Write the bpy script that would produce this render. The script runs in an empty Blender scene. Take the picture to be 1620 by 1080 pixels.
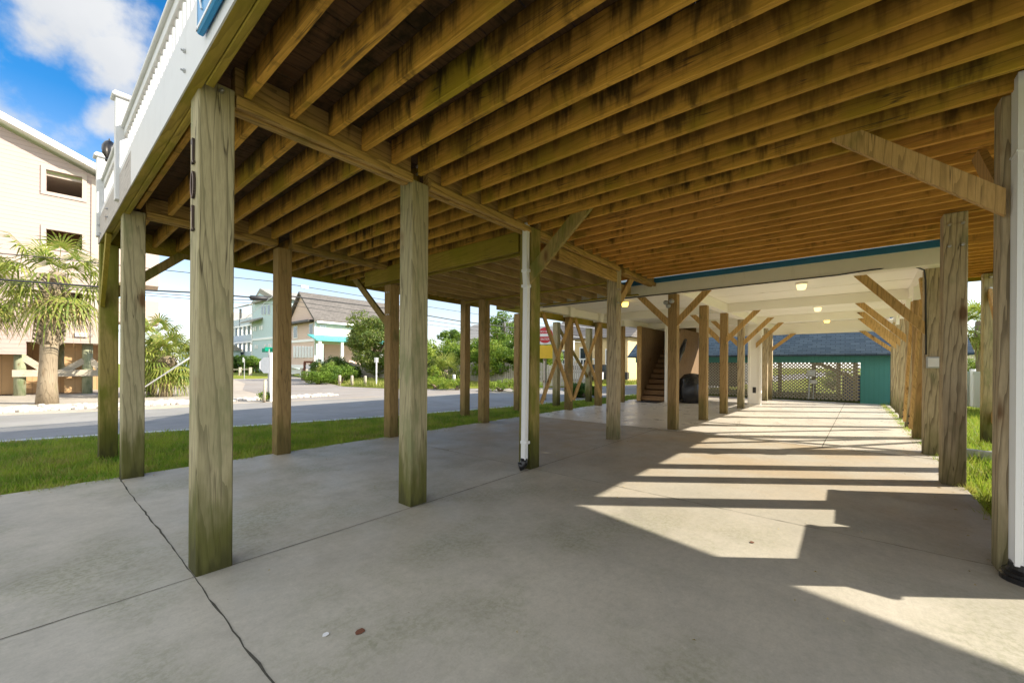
import bpy, math, random
import numpy as np
from mathutils import Vector, Matrix
random.seed(7); RNG = np.random.default_rng(7)
R_ = math.radians
SC = bpy.context.scene
COL = SC.collection
# ------------------------------------------------------------------ camera
F_PX, CX, CY = 632.4754, 810.0, 578.4246
YAW, PITCH, ROLL, CAMH = 0.694454775, -0.000595943, 0.00619120, 1.3
fw = Vector((math.cos(YAW)*math.cos(PITCH), math.sin(YAW)*math.cos(PITCH), math.sin(PITCH)))
r0 = Vector((math.sin(YAW), -math.cos(YAW), 0)); u0 = r0.cross(fw)
RT = r0*math.cos(ROLL)+u0*math.sin(ROLL); UP = -r0*math.sin(ROLL)+u0*math.cos(ROLL)
cam = bpy.data.cameras.new('camera'); camo = bpy.data.objects.new('camera', cam); COL.objects.link(camo)
camo.matrix_world = Matrix(((RT.x, UP.x, -fw.x, 0), (RT.y, UP.y, -fw.y, 0), (RT.z, UP.z, -fw.z, CAMH), (0, 0, 0, 1)))
cam.sensor_width = 36; cam.lens = F_PX/1620*36; cam.shift_y = (CY-540)/1620
cam.clip_start = 0.05; cam.clip_end = 4000
SC.camera = camo
# ------------------------------------------------------------------ light
SUN_EL, SUN_DIR = R_(30.5), (0.614, -0.790)      # horizontal direction towards the sun
SUN_STR, SKY_STR, EXPO = 3.7, 0.08, 1.52
w = bpy.data.worlds.new("World"); SC.world = w; w.use_nodes = True
wn = w.node_tree.nodes; wl = w.node_tree.links; wn.clear()
sky = wn.new('ShaderNodeTexSky'); sky.sky_type = 'NISHITA'; sky.sun_disc = False
sky.sun_elevation = SUN_EL; sky.sun_rotation = math.atan2(SUN_DIR[0], SUN_DIR[1])
sky.air_density = 1.0; sky.dust_density = 0.2; sky.ozone_density = 2.4
bg = wn.new('ShaderNodeBackground'); bg.inputs[1].default_value = SKY_STR
wo = wn.new('ShaderNodeOutputWorld')
tc = wn.new('ShaderNodeTexCoord')
def wmath(op, a, b=None, c=None):
    n = wn.new('ShaderNodeMath'); n.operation = op
    for i, v in enumerate((a, b, c)):
        if v is None: continue
        if isinstance(v, (int, float)): n.inputs[i].default_value = v
        else: wl.new(v, n.inputs[i])
    return n.outputs[0]
def skydir(px, py):
    d = RT*((px-CX)/F_PX) - UP*((py-CY)/F_PX) + fw
    return d.normalized()
cn = wn.new('ShaderNodeTexNoise'); cn.inputs['Scale'].default_value = 8.5; cn.inputs['Detail'].default_value = 9; cn.inputs['Roughness'].default_value = 0.58
wl.new(tc.outputs['Generated'], cn.inputs['Vector'])
cloud = None
blobs = [(skydir(px, py), s, k) for px, py, s, k in ((120, 15, 0.135, 1.05), (65, 50, 0.09, .8), (165, 80, 0.11, .95), (180, 185, 0.06, .8), (-300, 150, .3, .9))]
sky_fill = [(Vector(d).normalized(), s, k) for d, s, k in (((-1, .05, .42), 1.15, 1.5), ((-.25, -1, .5), .75, 1.3), ((-.5, .8, .9), .55, 1.2))]   # unseen bright patches added behind the camera as neutral fill light
for d, s, k in blobs:
    vd = wn.new('ShaderNodeVectorMath'); vd.operation = 'DISTANCE'; wl.new(tc.outputs['Generated'], vd.inputs[0]); vd.inputs[1].default_value = d
    m = wmath('MULTIPLY', wmath('SUBTRACT', 1.0, wmath('DIVIDE', vd.outputs['Value'], s)), k)
    m = wmath('MAXIMUM', m, 0.0)
    cloud = m if cloud is None else wmath('MAXIMUM', cloud, m)
sky_fill_m = None
for d, s, k in sky_fill:
    vd = wn.new('ShaderNodeVectorMath'); vd.operation = 'DISTANCE'; wl.new(tc.outputs['Generated'], vd.inputs[0]); vd.inputs[1].default_value = d
    m = wmath('MAXIMUM', wmath('MULTIPLY', wmath('SUBTRACT', 1.0, wmath('DIVIDE', vd.outputs['Value'], s)), k), 0.0)
    sky_fill_m = m if sky_fill_m is None else wmath('MAXIMUM', sky_fill_m, m)
sky_fill_g = wn.new('ShaderNodeMapRange'); sky_fill_g.interpolation_type = 'SMOOTHSTEP'; sky_fill_g.inputs['From Max'].default_value = .30
wl.new(wmath('MULTIPLY', wmath('SUBTRACT', wmath('ADD', wmath('MULTIPLY', sky_fill_m, .75), cn.outputs['Fac']), .62), wmath('MINIMUM', wmath('MULTIPLY', sky_fill_m, 9.0), 1.0)), sky_fill_g.inputs['Value'])
cm = wmath('SUBTRACT', wmath('ADD', wmath('MULTIPLY', cloud, 0.75), cn.outputs['Fac']), 0.68)
cm = wn.new('ShaderNodeMapRange').outputs[0] if False else cm
mr = wn.new('ShaderNodeMapRange'); mr.interpolation_type = 'SMOOTHSTEP'; wl.new(cm, mr.inputs['Value']); mr.inputs['From Min'].default_value = 0.0; mr.inputs['From Max'].default_value = 0.30
gate = wmath('MULTIPLY', mr.outputs[0], wmath('MINIMUM', wmath('MULTIPLY', cloud, 9.0), 1.0))
cn2 = wn.new('ShaderNodeTexNoise'); cn2.inputs['Scale'].default_value = 6; cn2.inputs['Detail'].default_value = 5
wl.new(tc.outputs['Generated'], cn2.inputs['Vector'])
cc = wn.new('ShaderNodeMixRGB'); wl.new(cn2.outputs['Fac'], cc.inputs[0]); cc.inputs[1].default_value = (2.5, 2.7, 3.0, 1); cc.inputs[2].default_value = (4.5, 4.5, 4.5, 1)
mx = wn.new('ShaderNodeMixRGB'); wl.new(gate, mx.inputs[0]); hs = wn.new('ShaderNodeHueSaturation');  hs.inputs['Value'].default_value = 1.02; sz = wn.new('ShaderNodeSeparateXYZ'); wl.new(tc.outputs['Generated'], sz.inputs[0]); sm = wn.new('ShaderNodeMapRange'); sm.inputs['From Min'].default_value = .04; sm.inputs['From Max'].default_value = .42; sm.inputs['To Min'].default_value = .42; sm.inputs['To Max'].default_value = 1.4; wl.new(sz.outputs[2], sm.inputs['Value']); wl.new(sm.outputs[0], hs.inputs['Saturation']); wl.new(sky.outputs[0], hs.inputs['Color']); wl.new(hs.outputs[0], mx.inputs[1]); wl.new(cc.outputs[0], mx.inputs[2])
mx2 = wn.new('ShaderNodeMixRGB'); wl.new(sky_fill_g.outputs[0], mx2.inputs[0]); wl.new(mx.outputs[0], mx2.inputs[1]); mx2.inputs[2].default_value = (6.6, 6.9, 7.3, 1)
wl.new(mx2.outputs[0], bg.inputs[0]); wl.new(bg.outputs[0], wo.inputs[0])
sl = bpy.data.lights.new('sun', 'SUN'); sl.energy = SUN_STR; sl.angle = R_(0.5); sl.color = (1.0, 0.91, 0.77)
so = bpy.data.objects.new('sun', sl); COL.objects.link(so)
sd = Vector((SUN_DIR[0]*math.cos(SUN_EL), SUN_DIR[1]*math.cos(SUN_EL), math.sin(SUN_EL)))
so.rotation_euler = sd.to_track_quat('Z', 'Y').to_euler(); so.location = sd*40
SC.view_settings.view_transform = 'Standard'; SC.view_settings.look = 'None'
SC.view_settings.exposure = EXPO; SC.view_settings.gamma = 1
SC.cycles.max_bounces = 8; SC.cycles.diffuse_bounces = 6; SC.cycles.glossy_bounces = 3; SC.cycles.transparent_max_bounces = 6
SC.cycles.caustics_reflective = False; SC.cycles.caustics_refractive = False
SC.cycles.use_denoising = True

# ------------------------------------------------------------------ helpers
def ray(px, py): return RT*((px-CX)/F_PX) - UP*((py-CY)/F_PX) + fw
C0 = Vector((0, 0, CAMH))
def P(px, py, d): return C0 + ray(px, py)*d                       # photo direction at a depth
def G(px, d):                                                    # ground place seen at column px, depth d
    q = P(px, CY, d); return Vector((q.x, q.y, 0))
def hitx(px, py, x): r = ray(px, py); return C0 + r*(x/r.x)
def hity(px, py, y): r = ray(px, py); return C0 + r*(y/r.y)

class MB:
    def __init__(s): s.v = []; s.f = []
    def add(s, vs, fs):
        b = len(s.v); s.v += [tuple(v) for v in vs]; s.f += [tuple(i+b for i in f) for f in fs]
    def box(s, x0, x1, y0, y1, z0, z1, c=0.0, M=None):
        if x0 > x1: x0, x1 = x1, x0
        if y0 > y1: y0, y1 = y1, y0
        if z0 > z1: z0, z1 = z1, z0
        c = min(c, (x1-x0)*.3, (y1-y0)*.3, (z1-z0)*.3)
        X, Y, Z = (x0, x1), (y0, y1), (z0, z1)
        if c <= 0:
            vs = [(X[i], Y[j], Z[k]) for i in (0, 1) for j in (0, 1) for k in (0, 1)]
            fs = [(0, 1, 3, 2), (4, 6, 7, 5), (0, 4, 5, 1), (2, 3, 7, 6), (0, 2, 6, 4), (1, 5, 7, 3)]
        else:
            vs = []; idx = {}
            for i in (0, 1):
                for j in (0, 1):
                    for k in (0, 1):
                        sx, sy, sz = (c if i == 0 else -c), (c if j == 0 else -c), (c if k == 0 else -c)
                        for a in range(3):
                            p = [X[i]+sx, Y[j]+sy, Z[k]+sz]; p[a] = (X[i], Y[j], Z[k])[a]
                            idx[(i, j, k, a)] = len(vs); vs.append(tuple(p))
            fs = []
            for a, (b, d) in ((0, (1, 2)), (1, (2, 0)), (2, (0, 1))):
                for s_ in (0, 1):
                    q = []
                    for (m, n) in ((0, 0), (1, 0), (1, 1), (0, 1)):
                        t = [0, 0, 0]; t[a] = s_; t[b] = m; t[d] = n; q.append(idx[(*t, a)])
                    fs.append(tuple(q if s_ else q[::-1]))
            for a, (b, d) in ((0, (1, 2)), (1, (2, 0)), (2, (0, 1))):
                for m in (0, 1):
                    for n in (0, 1):
                        t0 = [0, 0, 0]; t0[b] = m; t0[d] = n; t1 = list(t0); t1[a] = 1
                        q = [idx[(*t0, b)], idx[(*t1, b)], idx[(*t1, d)], idx[(*t0, d)]]
                        fs.append(tuple(q if (m == n) == False else q[::-1]))
            for i in (0, 1):
                for j in (0, 1):
                    for k in (0, 1):
                        q = [idx[(i, j, k, a)] for a in range(3)]
                        fs.append(tuple(q if (i+j+k) % 2 else q[::-1]))
        if M is not None: vs = [M @ Vector(v) for v in vs]
        s.add(vs, fs)
    def bar(s, p, q, w_, h_, up=(0, 0, 1), c=0.0):                 # box beam from p to q, w across, h along up
        p = Vector(p); q = Vector(q); d = q-p; L = d.length; d.normalize()
        upv = Vector(up); side = d.cross(upv)
        if side.length < 1e-4: side = d.cross(Vector((1, 0, 0)))
        side.normalize(); u2 = side.cross(d)
        M = Matrix(((d.x, side.x, u2.x, p.x), (d.y, side.y, u2.y, p.y), (d.z, side.z, u2.z, p.z), (0, 0, 0, 1)))
        s.box(0, L, -w_/2, w_/2, -h_/2, h_/2, c, M)
    def prism(s, pts, off):                                        # polygon extruded by off
        n = len(pts); off = Vector(off); a = [Vector(p) for p in pts]; b = [p+off for p in a]
        s.add(a+b, [tuple(range(n))[::-1], tuple(range(n, 2*n))] + [(i, (i+1) % n, n+(i+1) % n, n+i) for i in range(n)])
    def tube(s, pts, rad, n=8, cap=True):
        pts = [Vector(p) for p in pts]
        if isinstance(rad, (int, float)): rad = [rad]*len(pts)
        rings = []; prev = None
        for i, p in enumerate(pts):
            d = (pts[min(i+1, len(pts)-1)]-pts[max(i-1, 0)]).normalized()
            if prev is None:
                a = d.cross(Vector((0, 0, 1)));
                if a.length < 1e-3: a = d.cross(Vector((1, 0, 0)))
            else: a = prev - d*prev.dot(d)
            a.normalize(); b = d.cross(a); prev = a
            rings.append([p+(a*math.cos(t)+b*math.sin(t))*rad[i] for t in (2*math.pi*k/n for k in range(n))])
        vs = [v for r in rings for v in r]
        fs = [(i*n+k, i*n+(k+1) % n, (i+1)*n+(k+1) % n, (i+1)*n+k) for i in range(len(pts)-1) for k in range(n)]
        if cap: fs += [tuple(range(n))[::-1], tuple(range((len(pts)-1)*n, len(pts)*n))]
        s.add(vs, fs)
    def lathe(s, c, prof, n=16):
        c = Vector(c); vs = []; m = len(prof)
        for r, z in prof:
            for k in range(n):
                t = 2*math.pi*k/n; vs.append(c+Vector((r*math.cos(t), r*math.sin(t), z)))
        fs = [(i*n+k, i*n+(k+1) % n, (i+1)*n+(k+1) % n, (i+1)*n+k) for i in range(m-1) for k in range(n)]
        fs += [tuple(range(n))[::-1], tuple(range((m-1)*n, m*n))]
        s.add(vs, fs)
    def build(s, name, mat, parent=None, smooth=False, org=None):
        me = bpy.data.meshes.new(name)
        o_ = Vector(org) if org is not None else (parent_world(parent) if parent else Vector((0, 0, 0)))
        vs = [(v[0]-o_[0], v[1]-o_[1], v[2]-o_[2]) for v in s.v]
        me.from_pydata(vs, [], s.f); me.update()
        if smooth: me.polygons.foreach_set('use_smooth', [True]*len(me.polygons))
        me.materials.append(mat)
        o = bpy.data.objects.new(name, me); COL.objects.link(o)
        if parent: o.parent = parent
        if org is not None: o.location = o_
        return o
def parent_world(p):
    v = Vector((0, 0, 0))
    while p: v += p.location; p = p.parent
    return v
def tag(o, label=None, cat=None, group=None, kind=None):
    if label: o['label'] = label
    if cat: o['category'] = cat
    if group: o['group'] = group
    if kind: o['kind'] = kind
    return o
def thing(name, label, cat, loc=(0, 0, 0), group=None):
    o = bpy.data.objects.new(name, None); COL.objects.link(o); o.location = loc; o.empty_display_size = .3
    return tag(o, label, cat, group)
def quick(name, mb, mat, label, cat, loc, group=None, smooth=False):
    return tag(mb.build(name, mat, None, smooth, loc), label, cat, group)
def npmesh(name, V, Fa, mat, parent=None, org=None, n=4, smooth=False):
    """V (k*n,3) polygons of n verts each"""
    o_ = np.array(org if org is not None else (parent_world(parent) if parent else (0, 0, 0)), float)
    me = bpy.data.meshes.new(name); V = np.asarray(V, float)-o_; k = len(V)//n
    me.vertices.add(len(V)); me.vertices.foreach_set('co', V.ravel())
    me.loops.add(k*n); me.loops.foreach_set('vertex_index', np.arange(k*n))
    me.polygons.add(k); me.polygons.foreach_set('loop_start', np.arange(0, k*n, n))
    me.update(calc_edges=True); me.validate(); me.materials.append(mat)
    if smooth: me.polygons.foreach_set('use_smooth', [True]*len(me.polygons))
    o = bpy.data.objects.new(name, me); COL.objects.link(o)
    if parent: o.parent = parent
    if org is not None: o.location = org
    return o

# ------------------------------------------------------------------ materials
class NT:
    def __init__(s, name):
        s.m = bpy.data.materials.new(name); s.m.use_nodes = True
        s.n = s.m.node_tree.nodes; s.l = s.m.node_tree.links
        s.b = s.n['Principled BSDF']; s.out = s.n['Material Output']
        s.co = s.n.new('ShaderNodeNewGeometry').outputs['Position']
    def put(s, v, i):
        if isinstance(v, (int, float)): i.default_value = v
        elif isinstance(v, (tuple, list)): i.default_value = tuple(v)+((1,) if len(v) == 3 and i.type == 'RGBA' else ())
        else: s.l.new(v, i)
    def map(s, sc, off=(0, 0, 0), rot=(0, 0, 0), co=None):
        n = s.n.new('ShaderNodeMapping'); s.l.new(co or s.co, n.inputs[0]); n.inputs['Scale'].default_value = sc; n.inputs['Location'].default_value = off; n.inputs['Rotation'].default_value = rot
        return n.outputs[0]
    def noise(s, vec, scale, det=3, rough=.55, dist=0):
        n = s.n.new('ShaderNodeTexNoise'); s.l.new(vec, n.inputs['Vector']); n.inputs['Scale'].default_value = scale
        n.inputs['Detail'].default_value = det; n.inputs['Roughness'].default_value = rough; n.inputs['Distortion'].default_value = dist
        return n.outputs['Fac']
    def vor(s, vec, scale, feat='F1', out='Distance'):
        n = s.n.new('ShaderNodeTexVoronoi'); n.feature = feat; s.l.new(vec, n.inputs['Vector']); n.inputs['Scale'].default_value = scale
        return n.outputs[out]
    def wave(s, vec, scale, dist, det=2, dscale=1, ty='BANDS', dirn='X', prof='SIN'):
        n = s.n.new('ShaderNodeTexWave'); n.wave_type = ty; n.wave_profile = prof
        if ty == 'BANDS': n.bands_direction = dirn
        s.l.new(vec, n.inputs['Vector']); n.inputs['Scale'].default_value = scale; n.inputs['Distortion'].default_value = dist
        n.inputs['Detail'].default_value = det; n.inputs['Detail Scale'].default_value = dscale
        return n.outputs['Fac']
    def math(s, op, a, b=0.0, clamp=False):
        n = s.n.new('ShaderNodeMath'); n.operation = op; n.use_clamp = clamp; s.put(a, n.inputs[0]); s.put(b, n.inputs[1]); return n.outputs[0]
    def rng(s, v, a, b, c=0.0, d=1.0, smooth=True):
        n = s.n.new('ShaderNodeMapRange'); n.interpolation_type = 'SMOOTHSTEP' if smooth else 'LINEAR'
        s.put(v, n.inputs['Value']); n.inputs['From Min'].default_value = a; n.inputs['From Max'].default_value = b
        n.inputs['To Min'].default_value = c; n.inputs['To Max'].default_value = d; return n.outputs[0]
    def mix(s, f, a, b, mode='MIX'):
        n = s.n.new('ShaderNodeMixRGB'); n.blend_type = mode; s.put(f, n.inputs[0]); s.put(a, n.inputs[1]); s.put(b, n.inputs[2]); return n.outputs[0]
    def sep(s, v):
        n = s.n.new('ShaderNodeSeparateXYZ'); s.l.new(v, n.inputs[0]); return n.outputs
    def bump(s, h, st=.3, dist=.01):
        n = s.n.new('ShaderNodeBump'); s.l.new(h, n.inputs['Height']); n.inputs['Strength'].default_value = st; n.inputs['Distance'].default_value = dist
        s.l.new(n.outputs[0], s.b.inputs['Normal'])
    def fin(s, col, rough=.7, metal=0.0, spec=.5):
        s.put(col, s.b.inputs['Base Color']); s.put(rough, s.b.inputs['Roughness']); s.put(metal, s.b.inputs['Metallic']); s.put(spec, s.b.inputs['Specular IOR Level'])
        return s.m

def wood(name, ca, cb, axis='Z', green=0.3, gcol=(.13, .15, .025), dark=0.0, base_green=0.0, ring=1.0, rough=.8, gfreq=1.6, off=0, topdark=None):
    t = NT(name)
    st = {'Z': (1, 1, .085), 'Y': (1, .085, 1), 'X': (.085, 1, 1)}[axis]
    v = t.map(st, (off, off*1.7, off*.6))
    fib = t.noise(v, 95, 4, .65)
    med = t.noise(v, 14, 3, .6, .4)
    ww = t.wave(t.map(tuple(a*b for a, b in zip(st, (1, 1, 1))), (off, 3+off, 0)), 11, 7.5, 2, 1.3, dirn='DIAGONAL', prof='SAW')
    ringm = t.rng(ww, .62, .98, 0, 1)
    col = t.mix(med, ca, cb)
    col = t.mix(t.math('MULTIPLY', ringm, .55*ring), col, tuple(c*.42 for c in cb))
    col = t.mix(t.rng(fib, .35, .75, 0, .38), col, tuple(c*.5 for c in cb))
    # knots
    kv = t.map(tuple(a*(1 if a == 1 else 4.5) for a in st), (off+.3, .7, off))
    k = t.vor(kv, 3.4); kn = t.rng(k, .07, .15, 1, 0)
    kmask = t.rng(t.noise(t.map((1, 1, 1), (9, 2, off)), 2.3, 1), .43, .50, 0, 1)
    kf = t.math('MULTIPLY', kn, kmask)
    col = t.mix(t.math('MULTIPLY', kf, .8), col, (.085, .035, .012))
    col = t.mix(t.math('MULTIPLY', t.math('MULTIPLY', t.rng(k, .1, .30, 1, 0), kmask), .3), col, (.20, .10, .035))
    if green > 0:
        gs = {'Z': (2.6, 2.6, 1.0), 'Y': (1.2, 1.0, .5), 'X': (1.0, 1.2, .5)}[axis]
        g = t.rng(t.noise(t.map(gs, (4+off, 1, 7)), gfreq, 4, .6), .60-.28*green, .82-.28*green, 0, .85)
        col = t.mix(g, col, t.mix(med, gcol, tuple(c*.6 for c in gcol)))
    if dark > 0:   # drip stains: high frequency along the member, long downwards
        dsx = {'Z': (7, 7, 1.2), 'Y': (3, 6, 1.4), 'X': (6, 3, 1.4)}[axis]
        zt_ = t.rng(t.sep(t.co)[2], 3.03, 3.24, -.10, .16, False) if axis != 'Z' else 0.0
        dn = t.rng(t.math('ADD', t.noise(t.map(dsx, (1+off, 5, 2)), 1.0, 4, .65, .3), zt_), .62-.17*dark, .86-.17*dark, 0, .94)
        dn2 = t.rng(t.noise(t.map(tuple(a*3.2 if a > 2 else a*1.5 for a in dsx), (3+off, 2, 8)), 1.0, 3, .6), .3, .6, .45, 1)
        col = t.mix(t.math('MULTIPLY', dn, dn2), col, (.026, .021, .006))
        wm = t.rng(t.noise(t.map((.5, .45, .5), (off, 4, 9)), 1.3, 3), .35, .65, 0, .5)
        col = t.mix(wm, col, tuple(c*.62 for c in cb))
    if base_green > 0:
        z = t.sep(t.co)[2]
        zz = t.math('ADD', z, t.math('SUBTRACT', t.math('MULTIPLY', t.noise(t.map((7, 7, 1.5)), 1.2, 3), .9), .22))
        g = t.rng(zz, .45, .95, 1, 0); col = t.mix(t.math('MULTIPLY', g, base_green), col, (.085, .088, .013))
        g2 = t.rng(zz, .26, .46, 1, 0); col = t.mix(t.math('MULTIPLY', g2, base_green*.7), col, (.03, .028, .01))
    ckv = t.noise(t.map(tuple(a*.35 if a != 1 else 1 for a in st), (off, 8, 3)), 16, 2, .5)
    chk = t.math('MULTIPLY', t.rng(t.math('ABSOLUTE', t.math('SUBTRACT', ckv, .5)), .0, .012, 1, 0), t.rng(t.noise(t.map((1, 1, 1), (2, off, 5)), 1.7, 2), .5, .6))
    col = t.mix(t.math('MULTIPLY', chk, .75), col, (.05, .035, .02))
    h = t.math('ADD', t.math('MULTIPLY', fib, .6), t.math('ADD', t.math('MULTIPLY', ringm, -.5), t.math('MULTIPLY', kf, -.8)))
    t.bump(h, .35, .006)
    return t.fin(col, rough, 0, .25)

def plain(name, c, rough=.6, metal=0.0, var=.12, bump=0.0, scale=12, dirt=None, spec=.5):
    t = NT(name); n = t.noise(t.map((1, 1, 1)), scale, 4)
    col = t.mix(n, tuple(x*(1-var) for x in c), tuple(min(x*(1+var), 1) for x in c))
    if dirt:
        d = t.rng(t.noise(t.map((3, 3, .8)), 2.2, 4, .65), .55, .8, 0, .5); col = t.mix(d, col, dirt)
    if bump: t.bump(t.noise(t.map((1, 1, 1)), scale*6, 3), bump, .004)
    return t.fin(col, rough, metal, spec)
def siding(name, c, pitch=.16, axis='Z', var=.05, depth=.5, groove=.55):
    t = NT(name); s = t.sep(t.co)[{'X': 0, 'Y': 1, 'Z': 2}[axis]] if axis != 'XY' else None
    if s is None:
        q = t.sep(t.co); s = t.math('ADD', q[0], q[1])
    fr = t.math('FRACT', t.math('DIVIDE', s, pitch))
    line = t.rng(fr, .0, .10, 1, 0)
    n = t.noise(t.map((1, 1, 1)), 3, 4)
    col = t.mix(n, tuple(x*(1-var) for x in c), tuple(min(1, x*(1+var)) for x in c))
    col = t.mix(t.math('MULTIPLY', line, groove), col, tuple(x*.45 for x in c))
    t.bump(t.math('MULTIPLY', fr, -1.0), depth, .02)
    return t.fin(col, .6, 0, .3)
def shingle(name, a, b, sx=1.0, sz=.16, ax='Y'):
    t = NT(name); n = t.n.new('ShaderNodeTexBrick'); q = t.sep(t.co)
    cb = t.n.new('ShaderNodeCombineXYZ'); t.l.new(q[1 if ax == 'Y' else 0], cb.inputs[0]); t.l.new(q[2], cb.inputs[1])
    t.l.new(cb.outputs[0], n.inputs['Vector']); n.inputs['Scale'].default_value = 1; n.inputs['Brick Width'].default_value = .32*sx
    n.inputs['Row Height'].default_value = sz; n.inputs['Mortar Size'].default_value = .010; n.inputs['Mortar Smooth'].default_value = .3
    n.inputs['Color1'].default_value = (*a, 1); n.inputs['Color2'].default_value = (*b, 1); n.inputs['Mortar'].default_value = (*[x*.35 for x in a], 1)
    n.inputs['Bias'].default_value = .1; n.offset_frequency = 2
    col = t.mix(t.noise(t.map((1, 1, 1)), 9, 3), n.outputs['Color'], tuple(x*1.15 for x in b), 'MIX')
    m = t.mix(.35, n.outputs['Color'], col)
    t.bump(n.outputs['Fac'], .3, .01)
    return t.fin(m, .9, 0, .2)
def leafmat(name, a, b, c=None, trans=.35, sc=1.4):
    t = NT(name); n = t.noise(t.map((1, 1, 1)), sc, 3); n2 = t.noise(t.map((1, 1, 1), (5, 5, 5)), 14, 2)
    col = t.mix(t.rng(n, .38, .62), a, b)
    if name.startswith('grass'): col = t.mix(t.rng(t.noise(t.map((1, 1, 1), (3, 3, 3)), 2.6, 4, .65), .52, .68, 0, .85), col, c); c = tuple(x*.9 for x in c)
    if c: col = t.mix(t.rng(n2, .5, .7), col, c)
    t.put(col, t.b.inputs['Base Color']); t.b.inputs['Roughness'].default_value = .55; t.b.inputs['Specular IOR Level'].default_value = .25
    tr = t.n.new('ShaderNodeBsdfTranslucent'); t.l.new(t.mix(.5, col, (.35, .45, .05), 'MIX'), tr.inputs[0])
    ms = t.n.new('ShaderNodeMixShader'); ms.inputs[0].default_value = trans
    t.l.new(t.b.outputs[0], ms.inputs[1]); t.l.new(tr.outputs[0], ms.inputs[2]); t.l.new(ms.outputs[0], t.out.inputs[0])
    return t.m
def concrete(name, base, stain=1.0, rough=.55):
    t = NT(name); q = t.sep(t.co)
    big = t.noise(t.map((1, 1, 1)), .55, 5, .6); mid = t.noise(t.map((1, 1, 1), (3, 1, 0)), 2.6, 6, .65); fine = t.noise(t.map((1, 1, 1)), 90, 3, .7)
    brush = t.noise(t.map((1.2, 9, 1), rot=(0, 0, .5)), 5, 4, .6)
    col = t.mix(t.rng(big, .3, .7), tuple(x*.86 for x in base), tuple(min(1, x*1.1) for x in base))
    col = t.mix(t.rng(mid, .4, .75, 0, .35*stain), col, tuple(x*.62 for x in base))
    col = t.mix(t.rng(brush, .45, .8, 0, .22), col, tuple(x*.72 for x in base))
    gm = t.math('MULTIPLY', t.rng(t.noise(t.map((1, 1, 1), (7, 7, 0)), .9, 5, .65), .43, .66, 0, 1), t.rng(q[0], 2.2, 5.5, 1, .12))
    sp = t.rng(t.noise(t.map((1, 1, 1)), 30, 4, .75), .42, .62, .35, 1)
    col = t.mix(t.math('MULTIPLY', t.math('MULTIPLY', gm, sp), .60*stain), col, (.155, .175, .075))
    bounce_m = t.math('MULTIPLY', t.rng(t.noise(t.map((1, 1, 1), (2, 9, 0)), .7, 4, .6), .35, .65, .1, .8*stain), t.rng(q[0], 2.8, 6.5, 0, 1))  # browner towards the house: warm bounce light put into the slab colour
    col = t.mix(bounce_m, col, tuple(a*b for a, b in zip(base, (.90, .72, .52))))
    mot = t.noise(t.map((1, 1, 1), (5, 2, 0)), 22, 5, .72)
    col = t.mix(t.rng(mot, .42, .72, 0, .30*min(stain+.2, 1)), col, tuple(x*.58 for x in base)); col = t.mix(t.rng(mot, .28, .44, .22*min(stain+.2, 1), 0), col, tuple(min(1, x*1.35) for x in base))
    wet = t.rng(t.noise(t.map((1, 1, 1), (11, 4, 0)), .8, 4, .7), .58, .68, 0, .35*stain); col = t.mix(wet, col, tuple(x*.6 for x in base))
    col = t.mix(t.rng(fine, .35, .75, 0, .26), col, tuple(x*.55 for x in base))
    pit = t.rng(t.vor(t.map((1, 1, 1)), 9), .02, .05, 1, 0); pm = t.rng(t.noise(t.map((1, 1, 1)), 3.1, 2), .55, .6)
    col = t.mix(t.math('MULTIPLY', t.math('MULTIPLY', pit, pm), .6*stain), col, tuple(x*.3 for x in base))
    t.bump(t.math('ADD', t.math('MULTIPLY', fine, .5), t.math('MULTIPLY', mid, .8)), .12, .006)
    return t.fin(col, t.rng(mid, .3, .7, rough-.08, rough+.14), 0, .4)
def glass(name, c=(.03, .04, .05), r=.08):
    t = NT(name); return t.fin(c, r, 0, .8)

M = {}
M['post'] = wood('post_wood', (.50, .43, .26), (.34, .30, .165), 'Z', green=.40, gcol=(.27, .28, .13), base_green=.9, ring=1.0)
M['post_mossy'] = wood('post_mossy', (.42, .32, .11), (.28, .22, .06), 'Z', green=.8, gcol=(.19, .20, .02), base_green=.9, ring=.6, off=3)
M['post_tan'] = wood('post_tan', (.60, .50, .33), (.44, .345, .21), 'Z', green=.2, gcol=(.32, .31, .17), base_green=.55, ring=1.5, off=5)
M['post_brown'] = wood('post_brown', (.46, .31, .14), (.32, .205, .08), 'Z', green=.25, gcol=(.17, .16, .06), base_green=.5, ring=.7, off=8)
M['joist'] = wood('joist_wood', (.82, .46, .085), (.58, .30, .040), 'Y', green=.45, gcol=(.42, .33, .018), dark=1.25, ring=.6)
M['joist_x'] = wood('joist_wood_x', (.62, .44, .20), (.44, .30, .12), 'X', green=.4, gcol=(.24, .20, .04), dark=.2, ring=.8)
M['joist_new'] = wood('joist_new', (.86, .46, .11), (.68, .33, .06), 'Y', green=.22, gcol=(.26, .20, .02), dark=.75, ring=.7, off=2)
M['girder'] = wood('girder_wood', (.64, .42, .14), (.44, .27, .08), 'X', green=.35, gcol=(.20, .17, .03), dark=.15, ring=1.3, off=4)
M['rim'] = wood('rim_wood', (.52, .38, .07), (.38, .27, .04), 'Y', green=.8, gcol=(.33, .28, .02), dark=.15, off=6)
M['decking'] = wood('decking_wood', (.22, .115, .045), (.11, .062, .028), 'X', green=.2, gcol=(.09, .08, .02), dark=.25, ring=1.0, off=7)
M['brace'] = wood('brace_wood', (.66, .43, .18), (.50, .31, .11), 'Z', green=.05, ring=.9, off=9)
M['brace_green'] = wood('brace_green', (.44, .32, .12), (.30, .22, .07), 'Z', green=.6, gcol=(.17, .18, .03), ring=.7, off=10)
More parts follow.
